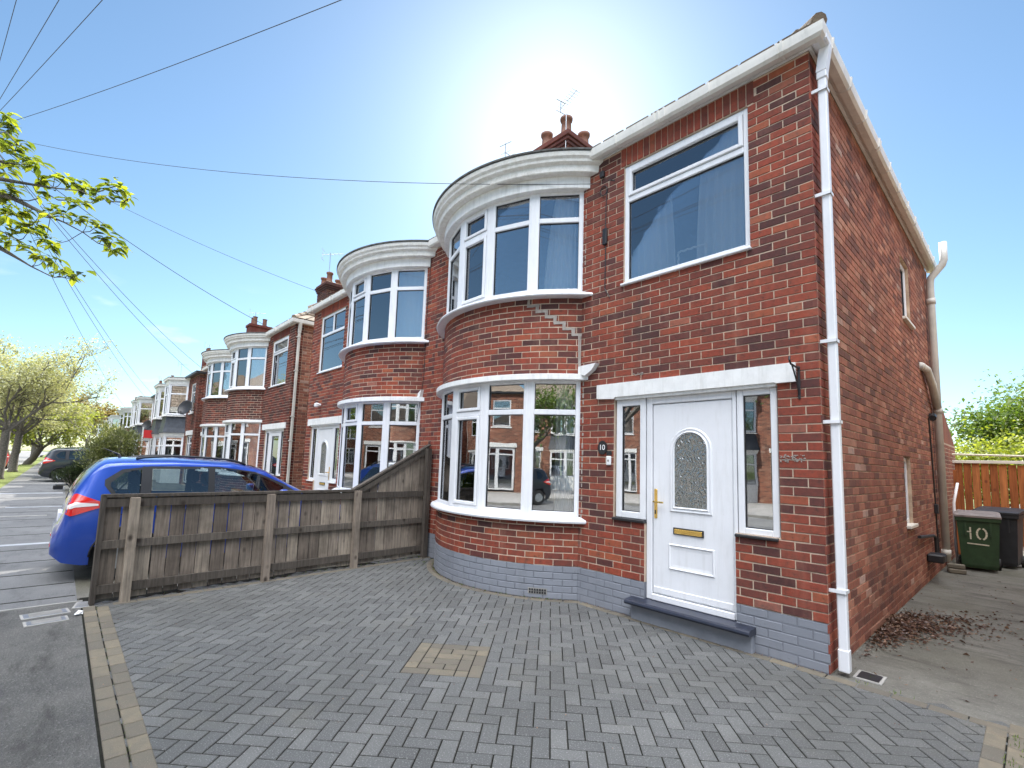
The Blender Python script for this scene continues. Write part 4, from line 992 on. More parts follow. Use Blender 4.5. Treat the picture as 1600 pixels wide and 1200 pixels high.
# ------------------------------------------------------------------ side passage: gate, bins, debris
G = thing('wooden_gate', 'orange stained board gate and frame closing the side passage behind the bins', 'gate', (.8, 9.0, 0))
gb = MB(); rg = random.Random(4); x = .03
while x < 1.02:
    w = .115; gb.box(x, x+w, 9.0, 9.022, .14+rg.uniform(-.01, .01), 1.86-(.05*(x)), r=rg.random(), bev=.003); x += w+rg.uniform(.006, .02)
gb.build('board_panel', 'gate_wood', G)
m = MB()
m.box(-.0, 1.06, 8.965, 8.998, 1.84, 1.90, r=.9, bev=.005); m.build('top_rail', 'cream', G)
for xx in (-.02, 1.06):
    m = MB(); m.box(xx, xx+.09, 8.96, 9.05, 0, 2.02 if xx > 0 else 1.7, r=.2, bev=.005); m.build('post', 'gate_wood', G)
m = MB(); m.tube([(-.02, 8.98, 2.02), (1.12, 8.98, 1.99)], .02, n=6); m.build('crossbar', 'cream_paint', G)
G2 = thing('wooden_fence', 'orange stained fence panel at the far right edge beside the gate', 'fence', (1.9, 9.0, 0))
gb = MB(); x = 1.16
while x < 3.0:
    gb.box(x, x+.115, 8.7, 8.722, .05, 1.72, r=rg.random(), bev=.003); x += .125
gb.build('board_panel', 'gate_wood', G2); m = MB(); m.box(1.15, 3.0, 8.66, 8.698, 1.45, 1.54, r=.3); m.build('rail', 'gate_wood', G2)
def bin_(name, label, x, y, rz, body, lid, sc=1.0, num=False):
    Bn = thing(name, label, 'wheelie bin', (0, 0, 0), 'wheelie bins by the gate')
    m = MB()
    def ring(z, hw, hd, oy=0): return [(-hw, -hd+oy, z), (hw, -hd+oy, z), (hw, hd+oy, z), (-hw, hd+oy, z)]
    rs = [ring(.05, .215, .22), ring(.10, .235, .24), ring(.86, .275, .31), ring(.87, .295, .335), ring(.93, .30, .34), ring(.93, .27, .30)]
    vs = [v for r in rs for v in r]
    m.add(vs, [(4*i+k, 4*i+(k+1) % 4, 4*i+4+(k+1) % 4, 4*i+4+k) for i in range(len(rs)-1) for k in range(4)]+[(3, 2, 1, 0)])
    for xx in (-.16, .16): m.box(xx-.012, xx+.012, -.318, -.23, .62, .86)
    body_o = m.build('body', body, Bn)
    m = MB(); m.add([(-.305, -.35, .935), (.305, -.35, .935), (.305, .36, .955), (-.305, .36, .955), (-.305, -.35, .965), (.305, -.35, .965), (.305, .36, 1.01), (-.305, .36, 1.01), (-.25, -.28, .985), (.25, -.28, .985), (.25, .28, 1.03), (-.25, .28, 1.03)],
        [(0, 1, 5, 4), (1, 2, 6, 5), (2, 3, 7, 6), (3, 0, 4, 7), (4, 5, 9, 8), (5, 6, 10, 9), (6, 7, 11, 10), (7, 4, 8, 11), (8, 9, 10, 11), (0, 3, 2, 1)]); m.build('lid', lid, Bn)
    m = MB(); m.tube([(-.26, .40, .93), (.26, .40, .93)], .016, n=8); m.box(-.27, -.24, .32, .41, .91, .95); m.box(.24, .27, .32, .41, .91, .95); m.build('handle', body, Bn)
    for xx in (-.25, .25):
        m = MB(); m.tube([(xx-.025, .24, .10), (xx+.025, .24, .10)], .10, n=18); m.build('wheel', 'tyre', Bn)
    if num:
        n_ = MB(); Y = -.292; tilt = lambda z: -.24-(z-.10)/.76*.07-.003
        def st(x0, z0, x1, z1, w=.022):
            d = Vector((x1-x0, z1-z0)); L_ = d.length; d /= L_; q = Vector((-d.y, d.x))*w/2
            c = [(x0-q.x, z0-q.y), (x1-q.x, z1-q.y), (x1+q.x, z1+q.y), (x0+q.x, z0+q.y)]
            n_.add([(a, tilt(b), b) for a, b in c], [(0, 1, 2, 3)])
        st(-.10, .55, -.10, .665); st(-.10, .675, -.10, .76); st(-.145, .68, -.10, .68, .02)
        k = 14
        for i in range(k):
            if i in (3, 10): continue
            a0, a1 = 2*PI*i/k, 2*PI*(i+.92)/k; st(.045+.062*math.cos(a0), .655+.098*math.sin(a0), .045+.062*math.cos(a1), .655+.098*math.sin(a1), .026)
        st(-.15, .475, .13, .465, .02)
        n_.build('painted_number', 'cream_paint', body_o, recalc=False)
    Bn.location = (x, y, 0); Bn.rotation_euler.z = rz; Bn.scale = (sc, sc, sc)
    return Bn
bin_('wheelie_bin', 'dark green wheelie bin with the number 10 painted in cream on its front', .43, 7.13, rad(4), 'bin_green', 'bin_lid', .95, True)
bin_('wheelie_bin', 'charcoal wheelie bin standing behind the green one, nearer the gate', .66, 7.95, rad(-6), 'bin_black', 'bin_black', 1.0)
for i, (x, y, z, a, lb) in enumerate(((.20, 6.33, 0, .3, 'lower grey rubble block at the foot of the soil pipe'), (.19, 6.36, .075, .1, 'upper buff brick lying on the rubble block by the soil pipe'))):
    m = MB(); m.box(-.11, .11, -.06, .06, 0, .07, r=.5, bev=.012); o = m.build('loose_brick', 'gold_paver'); o.location = (x, y, z); o.rotation_euler.z = a; tag(o, lb, 'brick', 'loose bricks by the pipe')
m = MB(); m.tube([(.13, 7.35, .0), (.12, 7.3, .5), (.13, 7.3, 1.1), (.19, 7.35, 1.45)], .022, n=8); tag(m.build('garden_hose', 'white_plastic', smooth=True), 'short length of pale grey pipe leaning between wall and green bin', 'pipe')
m = MB(); rg = random.Random(6)
def scrap(m, x, y, z, L_, w, rg):
    a = rg.uniform(0, 2*PI); t = rg.uniform(-.5, .5); c = rg.uniform(.1, .5)*L_; dx, dy = math.cos(a), math.sin(a)
    m.add([(x, y, z), (x+dx*L_/2-dy*w, y+dy*L_/2+dx*w, z+c), (x+dx*L_, y+dy*L_, z+t*.3*L_+.004), (x+dx*L_/2+dy*w, y+dy*L_/2-dx*w, z+c*.6)], [(0, 1, 2), (0, 2, 3)], rg.random())
for i in range(2600):
    x = .04+rg.expovariate(5.0); y = 1.55+rg.gauss(.15, .38)+x*1.4; 
    if x > 1.3 or y < .3 or y > 5.5: continue
    h = max(0, .09*(1-x/.45))*max(0, 1-abs(y-1.9)/.9)
    scrap(m, x, y, .003+rg.random()*h, rg.uniform(.02, .055), rg.uniform(.004, .012), rg)
for i in range(260): scrap(m, rg.uniform(.03, 2.2), rg.uniform(.1, 6.3), .003, rg.uniform(.012, .04), rg.uniform(.003, .009), rg)
o = m.build('fallen_leaves', 'dead_leaf', recalc=False); tag(o, 'brown fallen leaves and twigs swept against the side wall', 'leaves'); o['kind'] = 'stuff'
m = MB(); m.box(.12, .30, .10, .30, -.004, .004); m.box(.14, .28, .12, .28, .003, .006, m=1)
tag(m.build('drain_cover', ['kerb', 'black_plastic']), 'dark square drain grating at the foot of the white downpipe', 'drain')
def tufts(name, pts, label, h=(.02, .06), mat='leaf_green', n=14, seed=1):
    m = MB(); rg = random.Random(seed)
    for (x, y, z, s) in pts:
        for k in range(n):
            a = rg.uniform(0, 2*PI); r_ = abs(rg.gauss(0, s)); bx, by = x+math.cos(a)*r_, y+math.sin(a)*r_; H_ = rg.uniform(*h); l = rg.uniform(-.5, .5)*H_; l2 = rg.uniform(-.5, .5)*H_; w = .0025 if H_ < .1 else .006
            m.add([(bx-w, by, z), (bx+w, by, z), (bx+l, by+l2, z+H_)], [(0, 1, 2)], rg.random())
    o = m.build(name, mat, recalc=False); tag(o, label, 'plants'); o['kind'] = 'stuff'; return o
rg = random.Random(2)
wp = [(.30+rg.uniform(-.1, .1), .02, 0, .04) for _ in range(3)]+[(.22, .2, 0, .03)]
for i in range(30): wp.append((1.02+rg.uniform(-.05, .12), rg.uniform(-1.0, -.05), 0, .02))
for i in range(40):
    a = rad(rg.uniform(-45, 46)); wp.append((BCX+1.92*math.sin(a), BCY-1.92*math.cos(a), 0, .01))
for i in range(40): wp.append((rg.uniform(-5.3, -1.0), -4.11, 0, .012))
for i in range(50): y = rg.uniform(-4, -.1); wp.append((fence_x(y)+rg.uniform(-.03, .05), y, 0, .015))
for i in range(12): wp.append((-5.35+rg.uniform(0, .25), -.3+rg.uniform(-.2, .25), 0, .02))
tufts('weeds', wp, 'thin green weeds and moss growing in the joints along the paving edges', (.008, .03), n=7)
m = MB(); rg = random.Random(16)       # grit and dirt along the edges
for i in range(1300):
    k = rg.random()
    if k < .35: a = rad(rg.uniform(-46, 47)); R_ = 1.905+abs(rg.gauss(0, .03)); x, y = BCX+R_*math.sin(a), BCY-R_*math.cos(a)
    elif k < .6: y = rg.uniform(-4.1, -.1); x = fence_x(y)+abs(rg.gauss(0, .06))
    elif k < .8: x = rg.uniform(-2.4, .0); y = -.006-abs(rg.gauss(0, .02))
    else: x, y = rg.uniform(-5.2, 1), rg.uniform(-4.2, -.1)
    scrap(m, x, y, .006, rg.uniform(.004, .014), rg.uniform(.002, .006), rg)
o = m.build('grit', 'dead_leaf', recalc=False); tag(o, 'dark grit and crumbs scattered along the edges of the paved drive', 'grit'); o['kind'] = 'stuff'
# ------------------------------------------------------------------ far terrace houses with canted bays
def canted_house(label, mir, dx, slate=True, chim=True):
    hx = -2.85 if mir is None else 2*mir+2.85
    H = thing('terraced_house', label, 'house', (hx, 0, 0), 'brick houses along the street')
    B = lambda mb, name, mat, par=H, **k: mb.build(name, mat, par, mirror=mir, **k)
    ops = [(-2.0, -.5, 0, 2.4), (-1.8, -.8, 3.5, 4.95), (-5.2, -2.7, .0, 5.2)]
    w = MB(); P = flatP(); bricks(w, P, -5.7, 0, 0, ZE, ops, seed=51, corner='end'); backing(w, P, -5.7, 0, -.12, ZE, ops)
    bricks(w, sideP(), 0, 2.5, 0, ZE, seed=52); backing(w, sideP(), 0, 8, -.12, ZE, off=-.008); B(w, 'wall', ['brick_old', 'mortar_side'])
    pl = [(-5.25, .0), (-4.62, -.72), (-3.28, -.72), (-2.65, .0)]
    low = MB()
    for i in range(3):
        a, b = Vector(pl[i]), Vector(pl[i+1]); ux = (b-a).normalized()
        low.loc(tuple(a), tuple(ux), 0, (b-a).length, -.12, -.01, 0, .8)
    B(low, 'bay_wall', 'white_paint')
    def scale(k): return [(-3.95+(x+3.95)*k, y*k) for x, y in pl]
    def band(z0, z1, k0, k1): 
        m = MB(); a, b = scale(k0), scale(k1); n = 4
        m.add([(x, y, z0) for x, y in a]+[(x, y, z1) for x, y in b], [(0, 1, 5, 4), (1, 2, 6, 5), (2, 3, 7, 6), (4, 5, 6, 7), (3, 2, 1, 0)]); return m
    for z0, z1 in ((.8, 2.35), (3.45, 5.0)):
        m = MB(); pn = []
        for i in range(3):
            a, b = Vector(pl[i]), Vector(pl[i+1]); ux = (b-a).normalized(); wd = (b-a).length
            nn = 2 if i == 1 else 1
            for k in range(nn): facet_frame(m, pn, tuple(a+ux*(.03+k*(wd-.06)/nn)), tuple(ux), (wd-.06)/nn, z0, z1, z1-.48, fr=.07)
            m.loc(tuple(a), tuple(ux), -.04, .03, -.1, .01, z0, z1); m.loc(tuple(a), tuple(ux), wd-.03, wd+.04, -.1, .008, z0, z1)
        bw_ = B(m, 'bay_window', ['upvc', 'black_plastic']); add_panes(pn, bw_, mir)
    B(band(2.35, 2.52, 1.04, 1.10), 'bay_lintel', 'white_paint'); 
    if slate:
        m = MB(); ks = [1.16, 1.09, 1.04, 1.0]; zs = [2.53, 2.78, 3.05, 3.40]
        for i in range(3):
            q = band(zs[i], zs[i+1], ks[i], ks[i+1]); m.add(q.v, q.f)
        B(m, 'slate_skirt', 'slate')
        m = MB(); k0 = scale(1.01)
        for i in range(3):
            a, b = Vector(k0[i]), Vector(k0[i+1]); n = 6
            for j in range(n):
                c = a.lerp(b, (j+.5)/n); m.lathe([(.0, 0), (.13, 0), (.13, .05), (0, .06)], (c.x, c.y, 3.36), n=8)
        B(m, 'skirt_flashing', 'white_paint')
    B(band(5.0, 5.22, 1.03, 1.08), 'bay_fascia', 'white_paint'); B(band(5.225, 5.34, 1.16, 1.18), 'bay_cornice', 'old_paint'); B(band(5.345, 5.38, 1.2, 1.15), 'bay_roof', 'felt')
    m = MB(); pn = []; facet_frame(m, pn, (-1.8, .03), (1, 0), 1.0, 3.5, 4.95, 4.5, fr=.07); wn = B(m, 'window', ['upvc', 'black_plastic']); add_panes(pn, wn, mir)
    m = MB(); m.box(-1.86, -.74, -.04, .06, 3.43, 3.5); B(m, 'sill', 'white_paint', par=wn)
    m = MB(); m.box(-2.05, -.45, -.03, .05, 2.4, 2.62); B(m, 'lintel', 'white_paint')
    m = MB(); pn = []; facet_frame(m, pn, (-1.95, .06), (1, 0), .45, .1, 2.38, 2.0, fr=.06); facet_frame(m, pn, (-1.5, .06), (1, 0), .95, .1, 2.38, 2.0, fr=.11); dr = B(m, 'door', ['upvc', 'black_plastic']); add_panes(pn, dr, mir)
    m = MB(); m.box(-5.6, -.1, .14, 3, -.02, .05, m=1); m.box(-5.6, -.1, 3, 3.1, 0, 5.1); m.box(-5.6, -.1, .14, 3, 2.5, 2.6); m.box(-5.6, -.1, .14, 3, 5.1, 5.15); B(m, 'room', ['interior', 'carpet'])
    rz = ZE+.08; yr = 3.9; zr = rz+.75*(yr+.15)
    m = MB(); ovx = .12
    A_, B_, C_, D_ = (-5.7, -.15, rz), (ovx, -.15, rz), (ovx-3.6, yr, zr), (-5.7, yr, zr); E_, F_ = (ovx, 2*yr+.15, rz), (-5.7, 2*yr+.15, rz)
    m.add([A_, B_, C_, D_, E_, F_], [(0, 1, 2, 3), (1, 4, 2), (4, 5, 3, 2), (0, 1, 4, 5)], .4); rf = B(m, 'roof', 'tile')
    m = MB(); m.box(-5.7, .12, -.20, -.152, rz-.06, rz+.05); m.box(.122, .17, -.2, 7.9, rz-.06, rz+.05); B(m, 'gutter', 'black_plastic')
    if chim:
        c = MB(); c.box(-6.1, -5.3, 3.2, 4.4, zr-1.3, zr+.95, bev=.01); c.box(-6.15, -5.25, 3.15, 4.45, zr+.95, zr+1.1, bev=.01); CH = B(c, 'chimney', 'brick_old')
        for px, py in ((-5.9, 3.5), (-5.5, 3.5), (-5.7, 4.1)):
            p = MB(); p.lathe([(.13, 0), (.12, .45), (.15, .5), (.09, .5), (.09, 0)], (px, py, zr+1.1), n=10); p.build('chimney_pot', 'pot', CH, mirror=mir)
    H.location.x += dx; return H
H5 = canted_house('house with a slate skirt on its white canted bay and a black satellite dish', None, -25.5)
H6 = canted_house('second house with a slate-skirted canted bay, just left of the satellite dish house', -5.7, -25.5, chim=False)
def cp(src, dx, label, rot=False, y=0):
    c = copy_tree(src); c.location.x += dx; c['label'] = label
    if rot: c.rotation_euler.z = PI; c.location.y = y
    return c
far = [cp(H5, -12.75, 'far brick house, third pair along, its white canted bay right of the far chimneys'), cp(H6, -12.75, 'far brick house, third pair along, left half behind the big bush'),
       cp(H3, -38.25, 'small distant brick house with a round bay, right half of its pair'), cp(H4, -38.25, 'small distant brick house with a round bay, left half of its pair'),
       cp(H5, -38.25, 'distant brick house beyond the round bays, right half of the last clear pair'), cp(H6, -38.25, 'distant brick house beyond the round bays, left half of the last clear pair'),
       cp(H3, -63.75, 'tiny far-off brick house showing only its roof and chimney'), cp(H5, -63.75, 'tiniest brick house at the far end of the row')]
# the other side of the road (seen in the window reflections) and next door on the right
for i in range(-3, 5):
    X = -34+i*12.75+20
    cp(H3 if i % 2 else H5, 0, 'brick house number %s across the road, mirrored in the windows' % ['one', 'two', 'three', 'four', 'five', 'six', 'seven', 'eight'][i+3], True, -20.3).location.x = X
    cp(H4 if i % 2 else H6, 0, 'left-hand twin of brick house %s across the road, mirrored in the windows' % ['one', 'two', 'three', 'four', 'five', 'six', 'seven', 'eight'][i+3], True, -20.3).location.x = X+5.7
for o_ in list(S.objects):
    if o_.parent is None and 'across the road' in str(o_.get('label', '')):
        for ch in o_.children:
            for sl_ in ch.material_slots:
                if sl_.material == MAT['brick_old']: sl_.link = 'OBJECT'; sl_.material = MAT['brick_side']
cp(H4, 12.75+13.8, 'next-door house just out of the picture on the right').location.y = .0
# far houses closing the street
for i, (x, y, rz, lb) in enumerate(((-96, -20, PI, 'distant house with an orange roof seen under the trees at the street end'), (-130, 8, 0, 'faint far house beyond the bush at the street end'))):
    c = copy_tree(H5); c['label'] = lb; c.location = (x, y, 0); c.rotation_euler.z = PI/2
# ------------------------------------------------------------------ satellite dishes, aerials, estate board
def dish(x, y, z, rz, label, r_=.33):
    D = thing('satellite_dish', label, 'satellite dish', (x, y, z), 'satellite dishes on the far houses')
    m = MB(); prof = [(r_*i/8, .10*(i/8)**2) for i in range(9)]+[(r_*i/8, .10*(i/8)**2+.012) for i in range(8, -1, -1)]
    m.lathe(prof, (0, 0, 0), n=24, closed=False)
    d = m.build('reflector', 'black_plastic', None, smooth=True); d.parent = D; d.rotation_euler = (rad(70), 0, 0)
    m = MB(); m.tube([(0, 0, -.03), (0, .25, -.05)], .02, n=6); a = m.build('bracket', 'black_iron', None); a.parent = D
    m = MB(); m.tube([(0, -.02, -r_), (0, -.30, -.22)], .012, n=5); m.tube([(0, -.28, -.22), (0, -.34, -.2)], .03, n=8); a = m.build('receiver', 'black_plastic', None); a.parent = D
    D.rotation_euler.z = rz; return D
dish(-26.2, -.30, 3.65, rad(35), 'black satellite dish on the brick corner right of the slate-skirted bay', .38)
dish(-39.9, -.30, 3.3, rad(35), 'black satellite dish left of the slate skirt, lower of the far two', .36)
dish(-44.2, -.30, 3.9, rad(35), 'farthest small black satellite dish, above the big bush', .36)
def aerial(x, y, z, h, rz, label, n=6, sc=1.0):
    A = thing('tv_aerial', label, 'TV aerial', (x, y, z), 'TV aerials on the chimneys')
    m = MB(); m.tube([(0, 0, 0), (0, 0, h)], .016*sc, n=6); o = m.build('mast', 'steel', None); o.parent = A
    m = MB(); m.tube([(-.35*sc, 0, h-.1), (.55*sc, 0, h-.02)], .010*sc, n=5)
    for i in range(n): xx = (-.3+.8*i/(n-1))*sc; m.tube([(xx, -.17*sc, h-.09+.08*i/n), (xx, .17*sc, h-.09+.08*i/n)], .006*sc, n=4)
    m.tube([(-.32*sc, -.2*sc, h-.3*sc), (-.32*sc, .2*sc, h-.3*sc)], .008, n=4); m.tube([(-.32*sc, -.2*sc, h+.12*sc), (-.32*sc, .2*sc, h+.12*sc)], .008, n=4); m.tube([(-.32*sc, 0, h-.32*sc), (-.32*sc, 0, h+.14*sc)], .008, n=4)
    o = m.build('antenna', 'steel', None); o.parent = A; A.rotation_euler.z = rz; return A
aerial(-5.25, 2.72, 7.6, 1.75, rad(-10), 'tall TV aerial on the nearest chimney', 8, .62)
aerial(-6.35, 2.2, 7.2, 1.15, rad(100), 'low TV aerial just left of the nearest chimney', 5, .8)
for i, (x, y, z) in enumerate(((-19.0, 3.2, 9.1), (-31.4, 3.6, 9.2), (-44.2, 3.6, 9.2), (-56.6, 3.6, 9.2), (-70, 3.6, 9.2))):
    aerial(x, y, z, 1.2, rad(50+20*i), ['TV aerial beside the two red pots over the net-curtained bay', 'TV aerial above the slate-skirted bay', 'small TV aerial over the far third pair', 'tiny TV aerial far down the row', 'farthest TV aerial on the row'][i])
BD = thing('estate_board', 'small red board on a post in front of the slate-skirted house', 'sign', (-33, -1.2, 0))
m = MB(); m.box(-33.03, -32.97, -1.23, -1.17, 0, 2.9); m.build('post', 'white_paint', BD); m = MB(); m.box(-33.02, -32.98, -1.17, -.70, 2.3, 2.75); m.build('board', 'sign_red', BD)
# ------------------------------------------------------------------ cars
def lerpc(cv, t):
    for (a, b), (c, d) in zip(cv, cv[1:]):
        if t <= c: return b+(d-b)*max(0, (t-a))/(c-a) if c > a else d
    return cv[-1][1]
def smoothc(cv, t):
    e = .05; return (lerpc(cv, t-e)+2*lerpc(cv, t)+lerpc(cv, t+e))/4
def make_car(name, label, cat, paint, top, bot, wid, belt, L_, lamps=True, rails=False, wheels=(.68, 3.18), wr=.30, group=None, win=(), res=1.0, lamp_poly=None, van=False):
    """local frame: tail at y=0, nose at y=L; x to the right-hand side"""
    T = thing(name, label, cat, (0, 0, 0), group)
    def half(y, z):
        zt, zb = smoothc(top, y), lerpc(bot, y); W_ = smoothc(wid, y); bz = min(lerpc(belt, y), zt-.10)
        if z <= bz: t = max(0, (z-zb)/(bz-zb+1e-6)); h = W_*(.90+.10*math.sin(min(1, t*1.6)*PI/2))-.02*max(0, t-.7)
        else:
            t = (z-bz)/(zt-bz); lean = (.16 if not van else .04); h = (W_-.006)*(1-lean*t-.02*t*t)
        if z > zt-.07:
            q = (z-(zt-.07))/.07; h *= max(0, 1-.30*q**2.2)
        return h
    ny = int(70*res); ys = [L_*(1-math.cos(PI*i/ny))/2*.5+L_*i/ny*.5 for i in range(ny+1)]
    def sect(y):
        zt, zb = smoothc(top, y), lerpc(bot, y); bz = min(lerpc(belt, y), zt-.10); c = []
        zs = [zb+(bz-zb)*k/7 for k in range(8)]+[bz+.004]+[bz+(zt-.07-bz)*k/14 for k in range(1, 15)]+[zt-.07+.07*k/4 for k in range(1, 5)]
        for z in zs: c.append((half(y, z), z))
        hx = c[-1][0]
        for k in (.66, .33, 0): c.append((hx*k, zt+.02*(1-k)*min(1, (zt-bz)/.4)))
        return c
    m = MB(); rows = []
    for y in ys:
        s = sect(y); rows.append([(x, y, z) for x, z in s]+[(-x, y, z) for x, z in s[-2::-1]])
    K = len(rows[0])
    vs = [p for r in rows for p in r]; fs = []; mi = []
    glz = [w_ for w_ in win if w_[4] == 'car_clear']; sur = [w_ for w_ in win if w_[4] == 'black_plastic']
    def hole(y, z, g=.035):
        if not any(a-g < y < b+g and lerpc(c, min(max(y, a), b))-g < z < lerpc(d, min(max(y, a), b))+g for a, b, c, d, _m, _n in glz): return False
        return any(a+.01 < y < b-.01 and lerpc(c, y)+.008 < z < lerpc(d, y)-.008 for a, b, c, d, _m, _n in sur)
    def inwheel(y, z): return any(math.hypot(y-w, z-wr) < wr+.055 for w in wheels)
    for i in range(ny):
        for k in range(K-1):
            yc = (ys[i]+ys[i+1])/2; zc = (rows[i][k][2]+rows[i][k+1][2])/2
            if inwheel(yc, zc) and zc < wr*2+.1: continue
            if hole(yc, zc) and abs(rows[i][k][0]) > .45: continue
            fs.append((i*K+k, (i+1)*K+k, (i+1)*K+k+1, i*K+k+1))
    fs.append(tuple(range(K))); fs.append(tuple(range((ny+1)*K-1, ny*K-1, -1)))
    m.add(vs, fs); m.f += []
    body = m.build('body', paint, T, smooth=True)
    m = MB(); 
    for w in wheels: m.box(-.72*wid[2][1]-.0, .72*wid[2][1], w-wr-.06, w+wr+.06, wr*.5, wr*2+.07)
    m.box(-.6*wid[2][1], .6*wid[2][1], .3, L_-.3, .2, .45); m.build('underbody', 'black_plastic', T)
    def patch(name_, y0, y1, zb_, zt_, mat, off=.006, n=14, kz=8, par=T, sides=(1, -1), skip=None):
        for sgn in sides:
            q = MB(); v = []; f = []
            for i in range(n+1):
                y = y0+(y1-y0)*i/n; a, b = zb_(y), zt_(y)
                for k in range(kz+1):
                    z = a+(b-a)*k/kz; v.append((sgn*(half(y, z)+off), y, z))
            for i in range(n):
                for k in range(kz):
                    if skip and skip((v[i*(kz+1)+k][1]+v[(i+1)*(kz+1)+k][1])/2, (v[i*(kz+1)+k][2]+v[(i+1)*(kz+1)+k+1][2])/2): continue
                    f.append((i*(kz+1)+k, (i+1)*(kz+1)+k, (i+1)*(kz+1)+k+1, i*(kz+1)+k+1))
            q.add(v, f); q.build(name_, mat, par, smooth=True)
    for (y0, y1, zb_, zt_, mt, nm_) in win: patch(nm_, y0, y1, (lambda y, c=zb_: lerpc(c, y)), (lambda y, c=zt_: lerpc(c, y)), mt, off=.003 if mt == 'black_plastic' else .007, n=110 if mt == 'black_plastic' else 14, kz=26 if mt == 'black_plastic' else 8, skip=(lambda y, z: any(a < y < b and lerpc(c, y) < z < lerpc(d, y) for a, b, c, d, _m, _n in glz)) if mt == 'black_plastic' and glz else None)
    # windscreen and tailgate glass: follow the roof line between stations
    def topglass(name_, y0, y1, k=.86, off=.008):
        q = MB(); v = []; f = []; n = 12
        for i in range(n+1):
            y = y0+(y1-y0)*i/n; hx = half(y, smoothc(top, y))*k*(1.28 if not van else 1.1)
            for j in range(9):
                u = -1+j/4; z = smoothc(top, y)+.02*(1-abs(u))-.035*abs(u)**6; v.append((hx*u, y+(-off if y < L_/2 else off)*.6, z+off))
        for i in range(n):
            for j in range(8): f.append((i*9+j, (i+1)*9+j, (i+1)*9+j+1, i*9+j+1))
        q.add(v, f); q.build(name_, 'car_glass', T, smooth=True)
    T['_tg'] = 0; del T['_tg']
    for sgn in (1, -1):
        for w in wheels:
            q = MB(); W_ = lerpc(wid, w); x0, x1 = (W_-.22)*sgn, (W_-.015)*sgn
            q.tube([(x0, w, wr), ((W_-.03)*sgn, w, wr), (x1, w, wr)], [wr, wr, wr-.02], n=28); tw = q.build('wheel', 'tyre', T)
            q = MB(); q.tube([((W_-.05)*sgn, w, wr), ((W_-.008)*sgn, w, wr)], [wr*.62, wr*.60], n=20)
            q.build('rim', 'steel', tw)
    return T, half, patch, topglass, body
jt = [(0, .60), (.05, .66), (.08, .80), (.11, 1.02), (.15, 1.12), (.30, 1.38), (.42, 1.485), (.60, 1.505), (1.2, 1.525), (1.9, 1.50), (2.35, 1.40), (2.75, 1.18), (3.0, 1.05), (3.4, .95), (3.7, .82), (3.82, .66), (3.85, .55)]
jb = [(0, .34), (.12, .24), (.3, .20), (3.6, .20), (3.85, .30)]
jw = [(0, .62), (.05, .74), (.15, .80), (.4, .838), (1.0, .847), (3.0, .847), (3.5, .79), (3.75, .66), (3.85, .50)]
jbelt = [(0, .88), (.3, .98), (.8, 1.00), (2.0, .96), (3.0, .92), (3.85, .7)]
jwin = [(.44, 2.98, [(.44, 1.17), (.55, 1.01), (.9, .985), (2.0, .955), (2.98, .935)], [(.44, 1.24), (.6, 1.37), (.9, 1.415), (1.7, 1.425), (2.2, 1.355), (2.6, 1.19), (2.98, .96)], 'black_plastic', 'window_surround'),
        (.50, .80, [(.50, 1.16), (.58, 1.05), (.80, 1.025)], [(.50, 1.20), (.62, 1.325), (.80, 1.375)], 'car_clear', 'quarter_window'),
        (.93, 1.58, [(.93, 1.01), (1.58, .99)], [(.93, 1.375), (1.58, 1.40)], 'car_clear', 'side_window'),
        (1.66, 2.60, [(1.66, .99), (2.60, .96)], [(1.66, 1.40), (2.05, 1.365), (2.35, 1.27), (2.60, 1.14)], 'car_clear', 'side_window')]
J, jh, jp, jg, jbody = make_car('parked_car', 'bright blue hatchback parked nose-in beyond the slatted fence, red tail lamp showing', 'car', 'car_blue', jt, jb, jw, jbelt, 3.85, win=jwin, wheels=(.72, 3.22), group='parked cars', res=1.9)
jg('rear_screen', .13, .38); jg('windscreen', 2.28, 2.92)
lam = lambda a, b, c, d: ((lambda y: lerpc([(.08, .84), (.15, .80), (.50, .93)], y)), (lambda y: lerpc([(.08, .90), (.12, 1.02), (.18, 1.075), (.50, .94)], y)))
zb_, zt_ = lam(0, 0, 0, 0)
jp('tail_lamp', .10, .50, zb_, zt_, 'lamp_red', off=.012, n=18)
mid = lambda y: zb_(y)+(zt_(y)-zb_(y))*.36; mid2 = lambda y: zb_(y)+(zt_(y)-zb_(y))*.60
jp('lamp_band', .11, .40, mid, mid2, 'lamp_white', off=.016, n=14)
